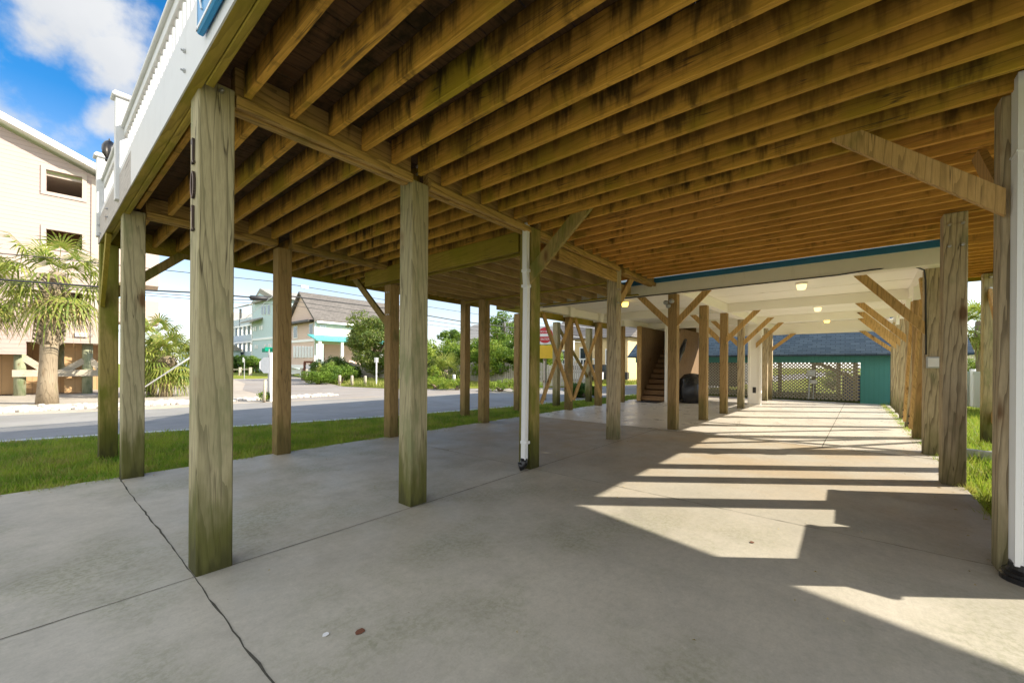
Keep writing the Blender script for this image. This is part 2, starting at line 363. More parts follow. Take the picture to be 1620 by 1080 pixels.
M['stairwood'] = wood('stair_wood', (.29, .19, .10), (.18, .115, .06), 'Z', green=0, ring=.8, off=12)
M['tread'] = wood('tread_wood', (.40, .25, .13), (.26, .15, .07), 'Y', green=0, ring=.8, off=13)
M['white'] = plain('white_paint', (.86, .82, .75), .5, var=.04, scale=5, dirt=(.70, .64, .54), bump=.05)
M['whitepink'] = wood('weathered_white', (.58, .54, .50), (.48, .42, .38), 'Y', green=0, ring=.5, off=14)
M['railwhite'] = plain('rail_white', (.68, .68, .68), .5, var=.06, scale=5, dirt=(.50, .49, .46), bump=.05)
M['whiteclean'] = plain('white_vinyl', (.80, .80, .79), .35, var=.02, scale=4)
M['cream'] = plain('cream_ceiling', (.89, .86, .79), .6, var=.03, scale=2)
M['blue'] = plain('blue_paint', (.025, .17, .33), .5, var=.1, scale=6)
M['signblue'] = plain('sign_blue', (.012, .27, .60), .35, var=.05)
M['black'] = plain('black_plastic', (.012, .012, .013), .28, var=.2)
M['metal'] = plain('galvanised', (.55, .56, .57), .35, 1.0, var=.1)
M['darkmetal'] = plain('dark_metal', (.06, .055, .05), .45, .7)
M['bronze'] = plain('bronze_digit', (.07, .05, .04), .4, .5)
M['slab'] = concrete('slab_concrete', (.49, .455, .375))
M['slab2'] = concrete('house_slab_concrete', (.70, .66, .58), .25, .32)
M['pave'] = concrete('pavement_concrete', (.48, .43, .36), .4, .8)
M['joint'] = plain('joint_dark', (.085, .08, .065), .95, var=.5, scale=40, spec=.1)
M['jointsoft'] = plain('joint_soft', (.17, .165, .13), .95, var=.4, scale=40, spec=.1)
M['asphalt'] = concrete('asphalt', (.31, .30, .28), .35, .8)
M['road2'] = concrete('pale_road', (.34, .315, .29), .4, .85)
M['line'] = plain('road_line', (.72, .72, .70), .7, var=.15)
M['soil'] = plain('soil', (.10, .075, .045), .95, var=.4, scale=6, bump=.4, spec=.1)
t = NT('grass_ground'); n1 = t.noise(t.map((1, 1, 1)), 1.2, 5, .6); n2 = t.noise(t.map((1, 1, 1)), 18, 4, .7)
c_ = t.mix(t.rng(n1, .35, .7), (.19, .23, .025), (.26, .27, .05)); c_ = t.mix(t.rng(n2, .5, .75, 0, .6), c_, (.13, .09, .04)); t.bump(n2, .6, .03); M['lawn'] = t.fin(c_, .95, 0, .1)
M['blade'] = leafmat('grass_blade', (.13, .27, .018), (.34, .42, .045), (.42, .33, .12), .40, 1.6)
M['blade2'] = leafmat('grass_blade_pale', (.20, .26, .045), (.30, .32, .07), (.40, .34, .14), .3, .8)
M['leaf'] = leafmat('leaf_mid', (.055, .13, .018), (.15, .25, .03), (.22, .28, .04))
M['leafy'] = leafmat('leaf_yellow', (.14, .24, .025), (.30, .36, .045), (.07, .15, .02))
M['leafd'] = leafmat('leaf_dark', (.025, .07, .012), (.06, .13, .02), (.10, .16, .03))
M['leafc'] = leafmat('cedar_leaf', (.08, .14, .03), (.16, .22, .04), (.20, .11, .06))
M['frond'] = leafmat('palm_frond', (.11, .17, .03), (.25, .29, .05), (.44, .37, .13), .3, 3)
M['deadfrond'] = leafmat('dead_frond', (.42, .32, .16), (.58, .47, .26), (.28, .18, .08), .2)
M['boot'] = wood('palm_boot', (.46, .38, .26), (.26, .20, .13), 'Z', green=.1, gcol=(.25, .25, .1), dark=.3)
M['bark'] = plain('bark', (.20, .15, .10), .95, var=.4, scale=20, bump=.6, spec=.1)
M['stone'] = plain('river_stone', (.55, .50, .43), .8, var=.35, scale=3)
M['pink'] = siding('pink_siding', (.47, .37, .335), .17, groove=.8)
M['pinktrim'] = plain('pink_trim', (.50, .41, .345), .6, var=.03)
M['panel'] = siding('ochre_panel', (.50, .32, .16), .40, 'X', depth=.3)
M['paleblue'] = siding('paleblue_siding', (.50, .62, .64), .18)
M['bluerail'] = plain('bluegrey_rail', (.48, .56, .62), .6, var=.04)
M['peach'] = siding('peach_siding', (.66, .50, .41), .18)
M['creamsiding'] = siding('cream_siding', (.80, .74, .60), .18)
M['yellow'] = siding('yellow_siding', (.66, .50, .26), .18)
M['whitesiding'] = siding('white_siding', (.74, .74, .72), .18)
M['teal'] = siding('teal_siding', (.075, .27, .26), .14, 'XY', depth=.6)
M['tealroof'] = plain('teal_roof', (.08, .42, .40), .5)
M['roofblue'] = shingle('blue_shingle', (.030, .055, .085), (.075, .11, .145), .95, .085, 'Y')
M['roofbrown'] = shingle('brown_shingle', (.12, .11, .10), (.17, .155, .14), 1.2, .2, 'X')
M['roofpale'] = shingle('pale_shingle', (.30, .285, .26), (.36, .34, .31), 1.2, .2, 'X')
M['lattice'] = plain('lattice_wood', (.34, .31, .25), .8, var=.25, scale=8)
M['fence'] = siding('fence_boards', (.44, .40, .34), .14, 'XY', var=.3, depth=.5)
M['weathered'] = wood('weathered_rail', (.62, .56, .46), (.44, .38, .28), 'X', green=.1, gcol=(.35, .35, .2), ring=.8)
M['pile'] = wood('round_pile', (.42, .44, .30), (.28, .30, .18), 'Z', green=.4, gcol=(.22, .28, .14), ring=.5)
M['glass'] = glass('window_glass'); M['glasspale'] = glass('window_pale', (.42, .45, .46), .15)
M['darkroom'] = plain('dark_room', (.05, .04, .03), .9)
M['green'] = plain('street_sign_green', (.0, .22, .13), .4)
M['red'] = plain('sign_red', (.55, .02, .03), .4)
M['yellowsign'] = plain('sign_yellow', (.75, .48, .02), .4)
M['greymetal'] = plain('grey_metal', (.45, .46, .46), .4, .4)
M['whitemetal'] = plain('white_metal', (.78, .78, .78), .4)
M['bluebin'] = plain('blue_plastic', (.03, .05, .28), .4)
M['cable'] = plain('cable_black', (.02, .02, .022), .5)
M['redbrown'] = plain('stain_redbrown', (.16, .06, .03), .8)
t = NT('lamp_glow'); t.b.inputs['Emission Color'].default_value = (1, .78, .38, 1); t.b.inputs['Emission Strength'].default_value = .5; M['glow'] = t.fin((.8, .75, .6), .3)
t = NT('lamp_glow_strong'); t.b.inputs['Emission Color'].default_value = (1, .62, .10, 1); t.b.inputs['Emission Strength'].default_value = 1.6; M['glowy'] = t.fin((.8, .65, .2), .3)
M['tarp'] = plain('black_tarp', (.015, .015, .017), .22, var=.3, bump=.3, scale=3)
M['mat'] = plain('door_mat', (.035, .03, .028), .95)

def struct(o): o['kind'] = 'structure'; return o
# ------------------------------------------------------------------ ground and roads
mb = MB(); mb.add([(-900, -900, -.10), (900, -900, -.10), (900, 900, -.10), (-900, 900, -.10)], [(0, 1, 2, 3)])
struct(mb.build('ground', M['lawn']))
SLABV = 6.36
def slab_right(u): return -1.0-.02*(u-5.5)
mb = MB(); pts = [(-9, -1.05), (5.5, -1.0), (19.35, -1.20), (19.35, 6.42), (.62, SLABV), (-9, 6.36)]
mb.prism([(x, y, -.14) for x, y in pts], (0, 0, .14)); struct(mb.build('carport_slab', M['slab']))
mb = MB(); mb.box(-9, 3.2, -9, -1.06, -.14, -.004); struct(mb.build('driveway', M['slab']))
def strip(pts, wd, z=.003, jag=0.0):
    mb = MB(); n = len(pts); L = []; Rr = []
    for i, p in enumerate(pts):
        a = Vector(pts[max(i-1, 0)]); b = Vector(pts[min(i+1, n-1)]); d = (b-a).normalized(); nrm = Vector((-d.y, d.x))
        ww = wd*(1+random.uniform(-jag, jag))/2; c = Vector(p)
        L.append((c.x+nrm.x*ww, c.y+nrm.y*ww, z)); Rr.append((c.x-nrm.x*ww, c.y-nrm.y*ww, z))
    mb.add(L+Rr, [(i, n+i, n+i+1, i+1) for i in range(n-1)]); return mb
cr = []
for i in range(90):                      # the wandering crack at the edge of the deck
    v = 6.36-i*(6.36+1.05)/89
    cr.append((.636+.005*math.sin(v*2.1)+random.uniform(-.004, .004)+.002*math.sin(v*11), v))
struct(strip(cr, .0085, .003, .55).build('slab_crack', M['joint']))
struct(strip([(x, 3.04-.004*x+random.uniform(-.002, .002)) for x in np.linspace(-9, 8.3, 120)], .007, .003, .4).build('slab_joint', M['joint']))
struct(strip([(8.28, v) for v in np.linspace(-1.1, 6.4, 40)], .009, .0055, .3).build('slab_joint', M['jointsoft']))
struct(strip([(4.06+random.uniform(-.003, .003), v) for v in np.linspace(-1.0, 6.36, 90)], .006, .003, .6).build('slab_joint', M['jointsoft']))
struct(strip([(u, 2.62-.034*(u-8.3)) for u in np.linspace(8.28, 19.3, 40)], .010, .0055, .3).build('slab_joint', M['jointsoft']))
struct(strip([(u, .28-.026*(u-8.3)) for u in np.linspace(8.28, 19.3, 40)], .010, .0055, .3).build('slab_joint', M['jointsoft']))
struct(strip([(13.2, v) for v in np.linspace(-1.15, 6.4, 40)], .009, .0055, .3).build('slab_joint', M['jointsoft']))
mb = MB(); mb.add([(8.29, -1.085, .0025), (19.34, -1.2, .0025), (19.34, 6.41, .0025), (8.29, 6.37, .0025)], [(0, 1, 2, 3)]); struct(mb.build('house_slab', M['slab2']))
# road: near carriageway, far bright pavement and the side street
def poly(pts, z0, z1):
    m = MB(); m.prism([(x, y, z0) for x, y in pts], (0, 0, z1-z0)); return m
near = [(-60, 19.5), (-30, 16.2), (-.34, 11.03), (2.06, 10.24), (5.77, 9.20), (8.03, 8.75), (10.35, 8.33), (60, 4.0), (200, -6), (200, 2), (60, 9.5), (22, 12.8), (13, 18.3), (5, 16.0), (2.6, 15.8), (-.5, 16.6), (-30, 24), (-60, 29)]
struct(poly(near, -.12, -.060).build('road', M['asphalt']))
ln = [(x, y-.0) for x, y in near[:9]]
dn = []
for i in range(len(ln)-1):
    for k in range(8): dn.append((ln[i][0]+(ln[i+1][0]-ln[i][0])*k/8, ln[i][1]+(ln[i+1][1]-ln[i][1])*k/8+.16))
struct(strip(dn, .12, -.055, .1).build('road_line', M['line']))
far = [(-60, 29.2), (-30, 24.1), (-.5, 16.55), (2.6, 15.75), (5.3, 15.9), (9.5, 15.0), (12.4, 14.4), (11.6, 13.4), (15.6, 12.75), (22, 13.0), (13, 18.4), (12.4, 23.6), (15.8, 35.5), (26, 75), (17, 75), (8.5, 32), (3.5, 26.0), (1.7, 27.2), (-8, 27.8), (-60, 40)]
struct(poly([(-60, 29.2), (-30, 24.1), (-.5, 16.55), (5.3, 15.9), (9.5, 15.0), (22, 12.9), (14.8, 17.6), (12.9, 19.3), (12.2, 23.6), (14.8, 33), (26, 75), (17, 75), (8.5, 32), (3.5, 31.0), (-10, 33), (-60, 44)], -.12, -.052).build('pavement', M['pave']))
struct(poly([(6.0, 15.95), (9.5, 15.0), (14.5, 14.0), (22, 12.85), (14.8, 17.6), (12.9, 19.3), (12.2, 23.6), (14.8, 33), (26, 75), (18, 75), (9.5, 32), (7.0, 24)], -.11, -.046).build('side_street', M['road2']))
# raised verge behind the far kerb
def mound(name, pts, mat, h, z=-.05):
    m = MB(); c = Vector((sum(p[0] for p in pts)/len(pts), sum(p[1] for p in pts)/len(pts)))
    rings = [(1.0, 0), (.93, .35), (.75, .75), (.4, .95)]
    vs = []; n = len(pts)
    for k, hh in rings:
        for p in pts: vs.append((c.x+(p[0]-c.x)*k, c.y+(p[1]-c.y)*k, z+h*hh))
    vs.append((c.x, c.y, z+h)); fs = [(r*n+i, r*n+(i+1) % n, (r+1)*n+(i+1) % n, (r+1)*n+i) for r in range(3) for i in range(n)]
    fs += [(3*n+i, 3*n+(i+1) % n, 4*n) for i in range(n)]
    m.add(vs, fs); return struct(m.build(name, mat, None, True))
verge = [(12.3, 24.5), (13.2, 19.6), (15.0, 17.9), (22.2, 13.3), (40, 9.5), (70, 14), (60, 45), (30, 48), (17, 34)]
mound('verge', verge, M['lawn'], .35)
isl = [G(352, 36), G(400, 36), G(455, 40), G(470, 60), G(380, 75), G(340, 60)]
mound('grass_island', [(p.x, p.y) for p in isl], M['lawn'], .25)

# ------------------------------------------------------------------ grass blades
def blades(name, pts, h, mat, wd=.006, spread=.02, kind='stuff'):
    n = len(pts); p = np.zeros((n, 3)); p[:, :2] = pts[:, :2]; p[:, 2] = pts[:, 2]
    a = RNG.uniform(0, 2*math.pi, n); d = np.stack([np.cos(a), np.sin(a), np.zeros(n)], 1)
    hh = h*RNG.uniform(.5, 1.25, n); lean = RNG.normal(0, spread, (n, 2)); tip = p.copy(); tip[:, :2] += lean; tip[:, 2] += hh
    ww = wd*RNG.uniform(.7, 1.4, n)[:, None]
    V = np.stack([p-d*ww, p+d*ww, tip], 1).reshape(-1, 3)
    o = npmesh(name, V, None, mat, n=3); o['kind'] = kind; return o
def inpoly(P_, poly):
    x, y = P_[:, 0], P_[:, 1]; ins = np.zeros(len(x), bool); n = len(poly)
    for i in range(n):
        x1, y1 = poly[i]; x2, y2 = poly[(i+1) % n]
        c = ((y1 > y) != (y2 > y)) & (x < (x2-x1)*(y-y1)/((y2-y1)+1e-12)+x1); ins ^= c
    return ins
def scatter(poly, n):
    xs = [p[0] for p in poly]; ys = [p[1] for p in poly]
    q = np.stack([RNG.uniform(min(xs), max(xs), n), RNG.uniform(min(ys), max(ys), n), np.full(n, -.10)], 1)
    return q[inpoly(q, poly)]
gl = [(-1.6, 6.33), (20, 6.45), (20, 7.6), (10.35, 8.30), (8.03, 8.62), (5.77, 9.06), (2.06, 10.15), (-.34, 10.9), (-4, 11.6), (-4, 6.33)]
q = scatter(gl, 330000)
tuft = np.sin(q[:, 0]*7+np.sin(q[:, 1]*5)*2)*np.sin(q[:, 1]*8+np.cos(q[:, 0]*4)*2); q = q[RNG.uniform(0, 1, len(q)) < .45+.5*(tuft > -.3)]
dist = np.hypot(q[:, 0], q[:, 1]); q = q[RNG.uniform(0, 1, len(q)) < np.clip(11/dist, .2, 1)**1.3]
tag(blades('grass', q, .11, M['blade'], .0075, .045), 'mown green lawn strip between the slab and the road', 'grass')
gr = [(3.3, -1.08), (19.3, -1.25), (26, -1.3), (26, -8), (3.3, -5)]
q = scatter(gr, 150000); dist = np.hypot(q[:, 0], q[:, 1]); q = q[RNG.uniform(0, 1, len(q)) < np.clip(6/dist, .1, 1)**1.2]
tag(blades('grass', q, .15, M['blade'], .006, .05), 'lush green grass beside the right edge of the slab', 'grass')
q = scatter([(12.6, 24), (13.3, 19.9), (15.2, 18.3), (22.4, 13.7), (30, 11.8), (34, 14), (24, 24), (18, 33)], 60000); q[:, 2] = .0
tag(blades('grass', q, .30, M['blade2'], .018, .10), 'rough yellow green verge growth in front of the board fence', 'ground cover')
# ------------------------------------------------------------------ deck
deck = thing('raised_deck', 'raised timber deck on tall square posts with white railing over the near slab', 'deck', (.7, 3, 0))
PW = .19
def post(x0, y0, z1, mat, wx=PW, wy=PW, z0=-.05, parent=deck, name='support_post'):
    m = MB(); m.box(x0, x0+wx, y0, y0+wy, z0, z1, .007); return m.build(name, M[mat], parent)
JB, JT = 3.037, 3.235                                # joist bottom, joist top
deck_posts = [(.643, 3.03, 3.06, 'post'), (2.217, 3.045, 3.00, 'post'), (4.00, 3.02, 3.04, 'post_mossy'), (6.575, 3.09, 3.04, 'post_tan'),
  (.645, 6.20, 3.03, 'post'), (2.24, 6.22, 2.97, 'post_brown'), (4.09, 6.24, 2.74, 'post_brown'), (6.52, 6.25, 2.80, 'post_brown'), (7.27, 7.66, 3.03, 'post_brown'),
  (.60, 7.96, 2.97, 'post_mossy'), (9.25, 7.45, 2.85, 'post_brown'), (11.1, 7.3, 2.75, 'post'), (13.2, 7.25, 2.7, 'post'),
  (6.55, -1.03, 3.03, 'post_tan'), (3.97, -.95, 3.04, 'post_tan'), (11.08, -2.12, 3.03, 'post'), (9.55, -2.12, 3.03, 'post'), (8.17, -2.12, 3.03, 'post'), (6.40, -2.12, 3.03, 'post')]
for x, y, z1, mt in deck_posts:
    wy = .16 if (x, y) == (3.97, -.95) else PW
    post(x, y, z1, mt, .155 if x == 3.97 else PW, PW)
# decking boards (one pattern)
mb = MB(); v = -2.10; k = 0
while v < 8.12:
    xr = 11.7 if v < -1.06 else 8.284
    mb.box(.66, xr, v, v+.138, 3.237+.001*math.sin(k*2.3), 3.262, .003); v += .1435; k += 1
v = -8.9  # unseen right wing, added so its slanted edge shapes the slab shadow
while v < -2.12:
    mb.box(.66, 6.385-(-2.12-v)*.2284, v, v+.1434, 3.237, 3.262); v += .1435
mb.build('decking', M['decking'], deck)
# joists running across, right bay to row A, then row A to row L, then to the far rim
js = []; k = 0
u = .898
while u < 7.9:
    js.append(u); u += .2755
for i, u in enumerate(js):
    mt = 'joist' if u < 3.9 else ('joist_new' if u > 4.4 else 'joist')
    m = MB(); zb = JB+random.uniform(-.003, .003); y0 = -2.06
    m.box(u-.021+random.uniform(-.003, .003), u+.021, y0, 3.018, zb, JT, .004); m.build('joist', M[mt], deck)
for i, u in enumerate(np.arange(.76, 4.15, .2755)):
    m = MB(); m.box(u-.021, u+.021, 3.22, 6.12, JB+random.uniform(-.003, .003), JT, .004); m.build('joist', M['joist'], deck)
for i, u in enumerate(np.arange(4.35, 7.9, .2755)):
    m = MB(); m.box(u-.021, u+.021, 3.22, 6.12, JB, JT, .004); m.build('joist', M['joist_new'], deck)
for i, u in enumerate(np.arange(.90, 7.9, .2755)):
    m = MB(); m.box(u-.021, u+.021, 6.36, 8.03, JB, JT, .004); m.build('joist', M['joist'], deck)
# joists of the right wing beyond the far corner, and the lower tier by the house
for u in np.arange(8.45, 11.6, .2755):
    m = MB(); m.box(u-.021, u+.021, -2.06, -1.12, JB, JT, .004); m.build('joist', M['joist_new'], deck)
for i, v in enumerate(np.arange(3.55, 6.95, .40)):
    m = MB(); m.box(4.21, 8.2, v-.022, v+.022, 2.80+random.uniform(-.004, .004), 2.985, .004); m.build('lower_joist', M['joist_x'], deck)
for u in (6.56, 8.0):
    m = MB(); m.box(u, u+.09, 3.3, 6.95, 2.775, 2.797, .005); m.build('girder', M['rim'], deck)
# girders with ledger strips
def girder(x0, x1, y, side=-1, zb=2.962):
    m = MB(); m.box(x0, x1, y+.062, y+.102, zb+.015, JT, .004); m.box(x0, x1, y+.105, y+.145, zb, JT, .004); m.build('girder', M['girder'], deck)
    m = MB(); m.box(x0, x1, y+.022, y+.060, zb, zb+.073, .005); m.box(x0, x1, y+.147, y+.185, zb+.008, zb+.073, .005); m.build('ledger_strip', M['girder'], deck)
for a, b in ((.84, 2.215), (2.41, 3.995), (4.195, 6.57), (6.77, 8.28)): girder(a, b, 3.0)
for a, b in ((.84, 2.235), (2.435, 4.05)): girder(a, b, 6.19, zb=2.985)
m = MB(); m.box(.69, 8.28, 8.06, 8.10, 2.955, JT+.02, .004); m.box(8.30, 13.6, 7.45, 7.50, 2.86, JT, .004); m.build('rim_board', M['rim'], deck)
m = MB(); m.box(.69, 11.7, -2.10, -2.062, 2.98, JT+.02, .004); m.build('rim_board', M['rim'], deck)
m = MB(); m.box(11.64, 11.68, -2.06, -1.1, 2.98, JT, .004); m.build('rim_board', M['rim'], deck)
m = MB(); m.bar((6.36, -2.12, 3.10), (4.80, -8.95, 3.10), .04, .27); m.build('rim_board', M['rim'], deck)  # slanted edge of the unseen added wing, casts the diagonal slab shadow
m = MB(); m.box(.66, .70, -8.9, 2.95, JB-.07, JT, .004); m.box(.66, .70, 3.24, 6.18, JB-.07, JT, .004); m.box(.66, .70, 6.42, 8.05, JB-.07, JT, .004); m.build('rim_board', M['rim'], deck)
# doubled header on post C and the third post of row L
m = MB(); m.box(4.0, 4.045, 3.24, 6.95, 2.765, 3.03, .006); m.build('header', M['rim'], deck)
m = MB(); m.box(4.15, 4.195, 3.24, 6.95, 2.765, 3.03, .006); m.build('header', M['rim'], deck)
m = MB(); m.box(4.55, 4.72, 3.12, 3.17, 2.79, 2.96, .004); m.box(4.72, 6.57, 3.08, 3.125, 2.775, 2.955, .006); m.build('header', M['girder'], deck)
# fascia: white outside, raw edge below
m = MB(); m.box(.600, .655, -8.9, 8.12, 2.975, 2.985, .0); m.box(.603, .652, -8.9, 8.12, 2.982, 3.24, .004); m.build('fascia', M['rim'], deck)
m = MB(); m.box(.592, .600, -8.9, 5.2, 2.978, 3.315, .0); m.build('fascia_face', M['railwhite'], deck)
m = MB(); m.box(.592, .600, 5.205, 8.14, 2.978, 3.315, .0); m.build('fascia_face', M['whitepink'], deck)
# braces (prisms with plumb and level cuts)
def brace_y(x, y0, z0, y1, z1, wd, th, mat, vc=None):
    """in a plane of constant x: foot at post (y0,z0 is the low edge) to the head (y1,z1 low edge)"""
    m = MB(); s = wd/abs((y1-y0))*math.hypot(y1-y0, z1-z0); e = wd/abs((z1-z0))*math.hypot(y1-y0, z1-z0); sg = 1 if y1 > y0 else -1
    m.prism([(x, y0, z0), (x, y1, z1), (x, y1-sg*e, z1), (x, y0, z0+s)], (th, 0, 0)); return m.build('knee_brace', M[mat], deck)
def brace_x(y, x0, z0, x1, z1, wd, th, mat, parent=None):
    m = MB(); s = wd/abs((x1-x0))*math.hypot(x1-x0, z1-z0); e = wd/abs((z1-z0))*math.hypot(x1-x0, z1-z0); sg = 1 if x1 > x0 else -1
    m.prism([(x0, y, z0), (x1, y, z1), (x1-sg*e, y, z1), (x0, y, z0+s)], (0, th, 0)); return m.build('knee_brace', M[mat], parent or deck)
brace_y(4.0, 3.08, 2.27, 2.16, 3.06, .16, -.045, 'brace_green')
brace_y(3.95, -.77, 2.26, .10, 3.05, .125, -.045, 'brace')
brace_x(-.80, 4.13, 2.25, 5.0, 3.03, .14, -.045, 'brace')
brace_x(8.0, .79, 2.24, 1.62, 3.02, .12, .045, 'brace_green')
brace_y(4.13, 6.43, 1.98, 7.65, 3.0, .12, .045, 'brace_green')
m = MB(); m.bar((.625, 7.30, 2.99), (.625, 7.98, 2.12), .045, .14, (0, 1, 0)); m.build('knee_brace', M['rim'], deck)
brace_x(3.15, 6.77, 2.3, 7.5, 3.0, .13, .045, 'brace')
# X bracing between the outer posts on the grass (right side) that shades the slab
for (xa, xb) in ((9.3, 11.08),):
    m = MB(); m.bar((xa, -2.0, .35), (xb, -2.0, 2.7), .04, .13); m.build('cross_brace', M['brace'], deck)
    m = MB(); m.bar((xa, -2.05, 2.7), (xb, -2.05, .35), .04, .13); m.build('cross_brace', M['brace'], deck)
# bolts and nuts
def bolt(mb, c, d, r=.018, l=.02):
    c = Vector(c); d = Vector(d); mb.tube([c, c+d*l], r, 6); mb.tube([c+d*l*.2, c+d*(l+.012)], r*.5, 6)
def B(c, d, r=.018, l=.02):
    m = MB(); bolt(m, c, d, r, l); m.build('bolt', M['metal'], deck)
for dy in (.05,):
    B((.70, 3.14, 3.13), (1, 0, 0)); 
for x, y, z in ((.71, 3.025, 3.10), (.735, 3.025, 3.01)): B((x+.02, y, z), (0, -1, 0), .014, .03)
for z in (3.12, 3.05): B((2.26, 3.04, z), (0, -1, 0), .012, .03)
for dv in (-.99, -.89):
    for z in (2.90, 2.66): B((6.548, dv, z), (-1, 0, 0), .017, .012)
for z in (2.66, 2.42):
    for x in (6.62, 6.70): B((x, 3.088, z), (0, -1, 0), .015, .01)
for z in (2.60, 2.20):
    for y in (6.28, 6.34): B((4.088, y, z), (-1, 0, 0), .013, .01)
for y in (2.4, .2): B((3.93, y, 3.13), (-1, 0, 0), .016, .01)
for z in (2.41, 2.33): B((3.985, 3.03, z), (0, 0, -1), .014, .008)
for y, z in ((2.3, 3.20), (2.3, 3.08), (3.1, 3.2), (3.1, 3.08), (6.0, 3.22), (6.0, 3.08), (7.9, 3.2), (7.9, 3.05), (7.75, 3.05), (7.0, 3.1), (7.0, 3.2)): B((.592, y, z), (-1, 0, 0), .012, .012)
for z in (2.95, 2.75): B((11.075, -2.02, z), (-1, 0, 0), .02, .012)
# railing
rl = MB()
for x, y in ((.56, 7.92), (.56, 5.98)):
    m = MB(); m.box(x, x+.11, y, y+.11, 3.05, 4.14, .004); pp = m.build('railing_post', M['railwhite'], deck)
    m = MB(); m.box(x-.03, x+.14, y-.03, y+.14, 4.14, 4.175, .008); m.box(x-.015, x+.125, y-.015, y+.125, 4.175, 4.20, .008); m.build('post_cap', M['railwhite'], pp)
m = MB(); m.box(.56, .67, -.2, -.09, 3.05, 4.14, .004); m.build('railing_post', M['railwhite'], deck)
for a, b in ((6.09, 7.92), (-.09, 5.98)):
    m = MB(); m.box(.60, .72, a, b, 3.825, 3.86, .005); m.box(.625, .665, a, b, 3.74, 3.823, .004); m.box(.60, .64, a, b, 3.33, 3.40, .004); m.build('rail', M['railwhite'], deck)
for y in list(np.arange(6.16, 7.88, .105))+list(np.arange(1.75, 5.95, .105)):
    m = MB(); m.box(.642, .675, y, y+.034, 3.27, 3.822, .002); m.build('baluster', M['railwhite'], deck)
# far side railing (behind the trees side) and side rails
m = MB(); m.box(.70, 8.2, 8.0, 8.05, 3.98, 4.03, .004); m.box(.70, 8.2, 8.0, 8.05, 3.33, 3.38, .004); m.build('rail', M['railwhite'], deck)
m = MB()
for x in np.arange(.8, 8.2, .11): m.box(x, x+.034, 8.01, 8.04, 3.38, 3.98)
m.build('balustrade', M['railwhite'], deck)
# ------------------------------------------------------------------ house numbers, sign, owl
def digit(ch, y, z, h=.155):
    m = MB(); x = .643; w_ = .062
    def st(pts, r=.011):
        for a, b in zip(pts[:-1], pts[1:]):
            m.bar((x-.009, a[0], a[1]), (x-.009, b[0], b[1]), r*2*.75, .012, (1, 0, 0), 0)
    if ch == '1':
        m.bar((x-.008, y, z), (x-.008, y, z+h), .018, .012, (1, 0, 0)); m.bar((x-.008, y, z+h), (x-.008, y+.026, z+h-.028), .014, .012, (1, 0, 0)); m.bar((x-.008, y-.024, z+.006), (x-.008, y+.024, z+.006), .012, .012, (1, 0, 0))
    else:
        pts = [(y+.030*math.cos(t), z+h/2+h/2*math.sin(t)) for t in np.linspace(0, 2*math.pi, 25)]; st(pts)
    return m
num = thing('house_number', 'dark metal digits 101 set vertically on the nearest corner post', 'house number', (.643, 3.12, 2.2))
for ch, z in (('1', 2.54), ('0', 2.33), ('1', 2.125)):
    digit(ch, 3.115, z).build('digit', M['bronze'], num)
sg = thing('blue_sign', 'blue routed name sign with white edge hung on the white deck fascia', 'sign', (.58, 2.0, 3.05))
m = MB(); m.box(.555, .585, 1.1, 2.66, 3.05, 3.65, .006); m.build('board', M['signblue'], sg)
m = MB(); m.box(.551, .555, 1.13, 2.655, 3.062, 3.078); m.box(.551, .555, 2.645, 2.660, 3.062, 3.64); m.build('white_border', M['whiteclean'], sg)
fc = bpy.data.curves.new('lettering', 'FONT'); fc.body = "Pa"; fc.size = .40; fc.extrude = .004; fc.shear = .2
fo = bpy.data.objects.new('lettering', fc); COL.objects.link(fo)
fo.matrix_world = Matrix(((0, 0, -1, .552), (-1, 0, 0, 2.50), (0, 1, 0, 3.20), (0, 0, 0, 1)))
bpy.context.view_layer.update()
dg = bpy.context.evaluated_depsgraph_get(); me = bpy.data.meshes.new_from_object(fo.evaluated_get(dg)); me.transform(Matrix.Translation(-Vector(sg.location)) @ fo.matrix_world)
bpy.data.objects.remove(fo); lo = bpy.data.objects.new('lettering', me); me.materials.clear(); me.materials.append(M['whiteclean']); COL.objects.link(lo); lo.parent = sg
m = MB()
for t in np.linspace(0, 2*math.pi, 6)[:-1]: m.tube([(.552, 2.565+.018*math.cos(t), 3.19+.02*math.sin(t)), (.549, 2.565+.018*math.cos(t), 3.19+.02*math.sin(t))], .011, 8)
m.tube([(.552, 2.55, 3.12), (.550, 2.57, 3.17)], .006, 6); m.build('flower_motif', M['whiteclean'], sg)
owl = thing('owl_decoy', 'black plastic owl decoy perched on the white rail near the far corner post', 'decoy bird', (.60, 7.72, 4.04))
m = MB(); m.lathe((.60, 7.72, 4.04), [(.055, 0), (.06, .02), (.05, .06)], 12); m.build('base', M['black'], owl, True)
m = MB()
m.tube([(.60, 7.70, 4.09), (.60, 7.715, 4.14), (.60, 7.73, 4.22), (.60, 7.745, 4.30), (.60, 7.75, 4.36), (.60, 7.755, 4.40)], [.045, .075, .095, .090, .062, .02], 14); m.build('body', M['black'], owl, True)
m = MB(); m.tube([(.60, 7.775, 4.38), (.60, 7.79, 4.43), (.60, 7.785, 4.45)], [.018, .010, .003], 8); m.tube([(.60, 7.73, 4.38), (.60, 7.72, 4.42)], [.015, .003], 8); m.build('ear_tuft', M['black'], owl)
m = MB(); m.tube([(.55, 7.66, 4.28), (.55, 7.68, 4.15), (.56, 7.68, 4.08)], [.03, .045, .012], 8); m.tube([(.65, 7.66, 4.28), (.65, 7.68, 4.15), (.64, 7.68, 4.08)], [.03, .045, .012], 8); m.build('wings', M['darkmetal'], owl, True)
owl.location = (.625, 7.22, 3.862); owl.scale = (.78, .78, .78)
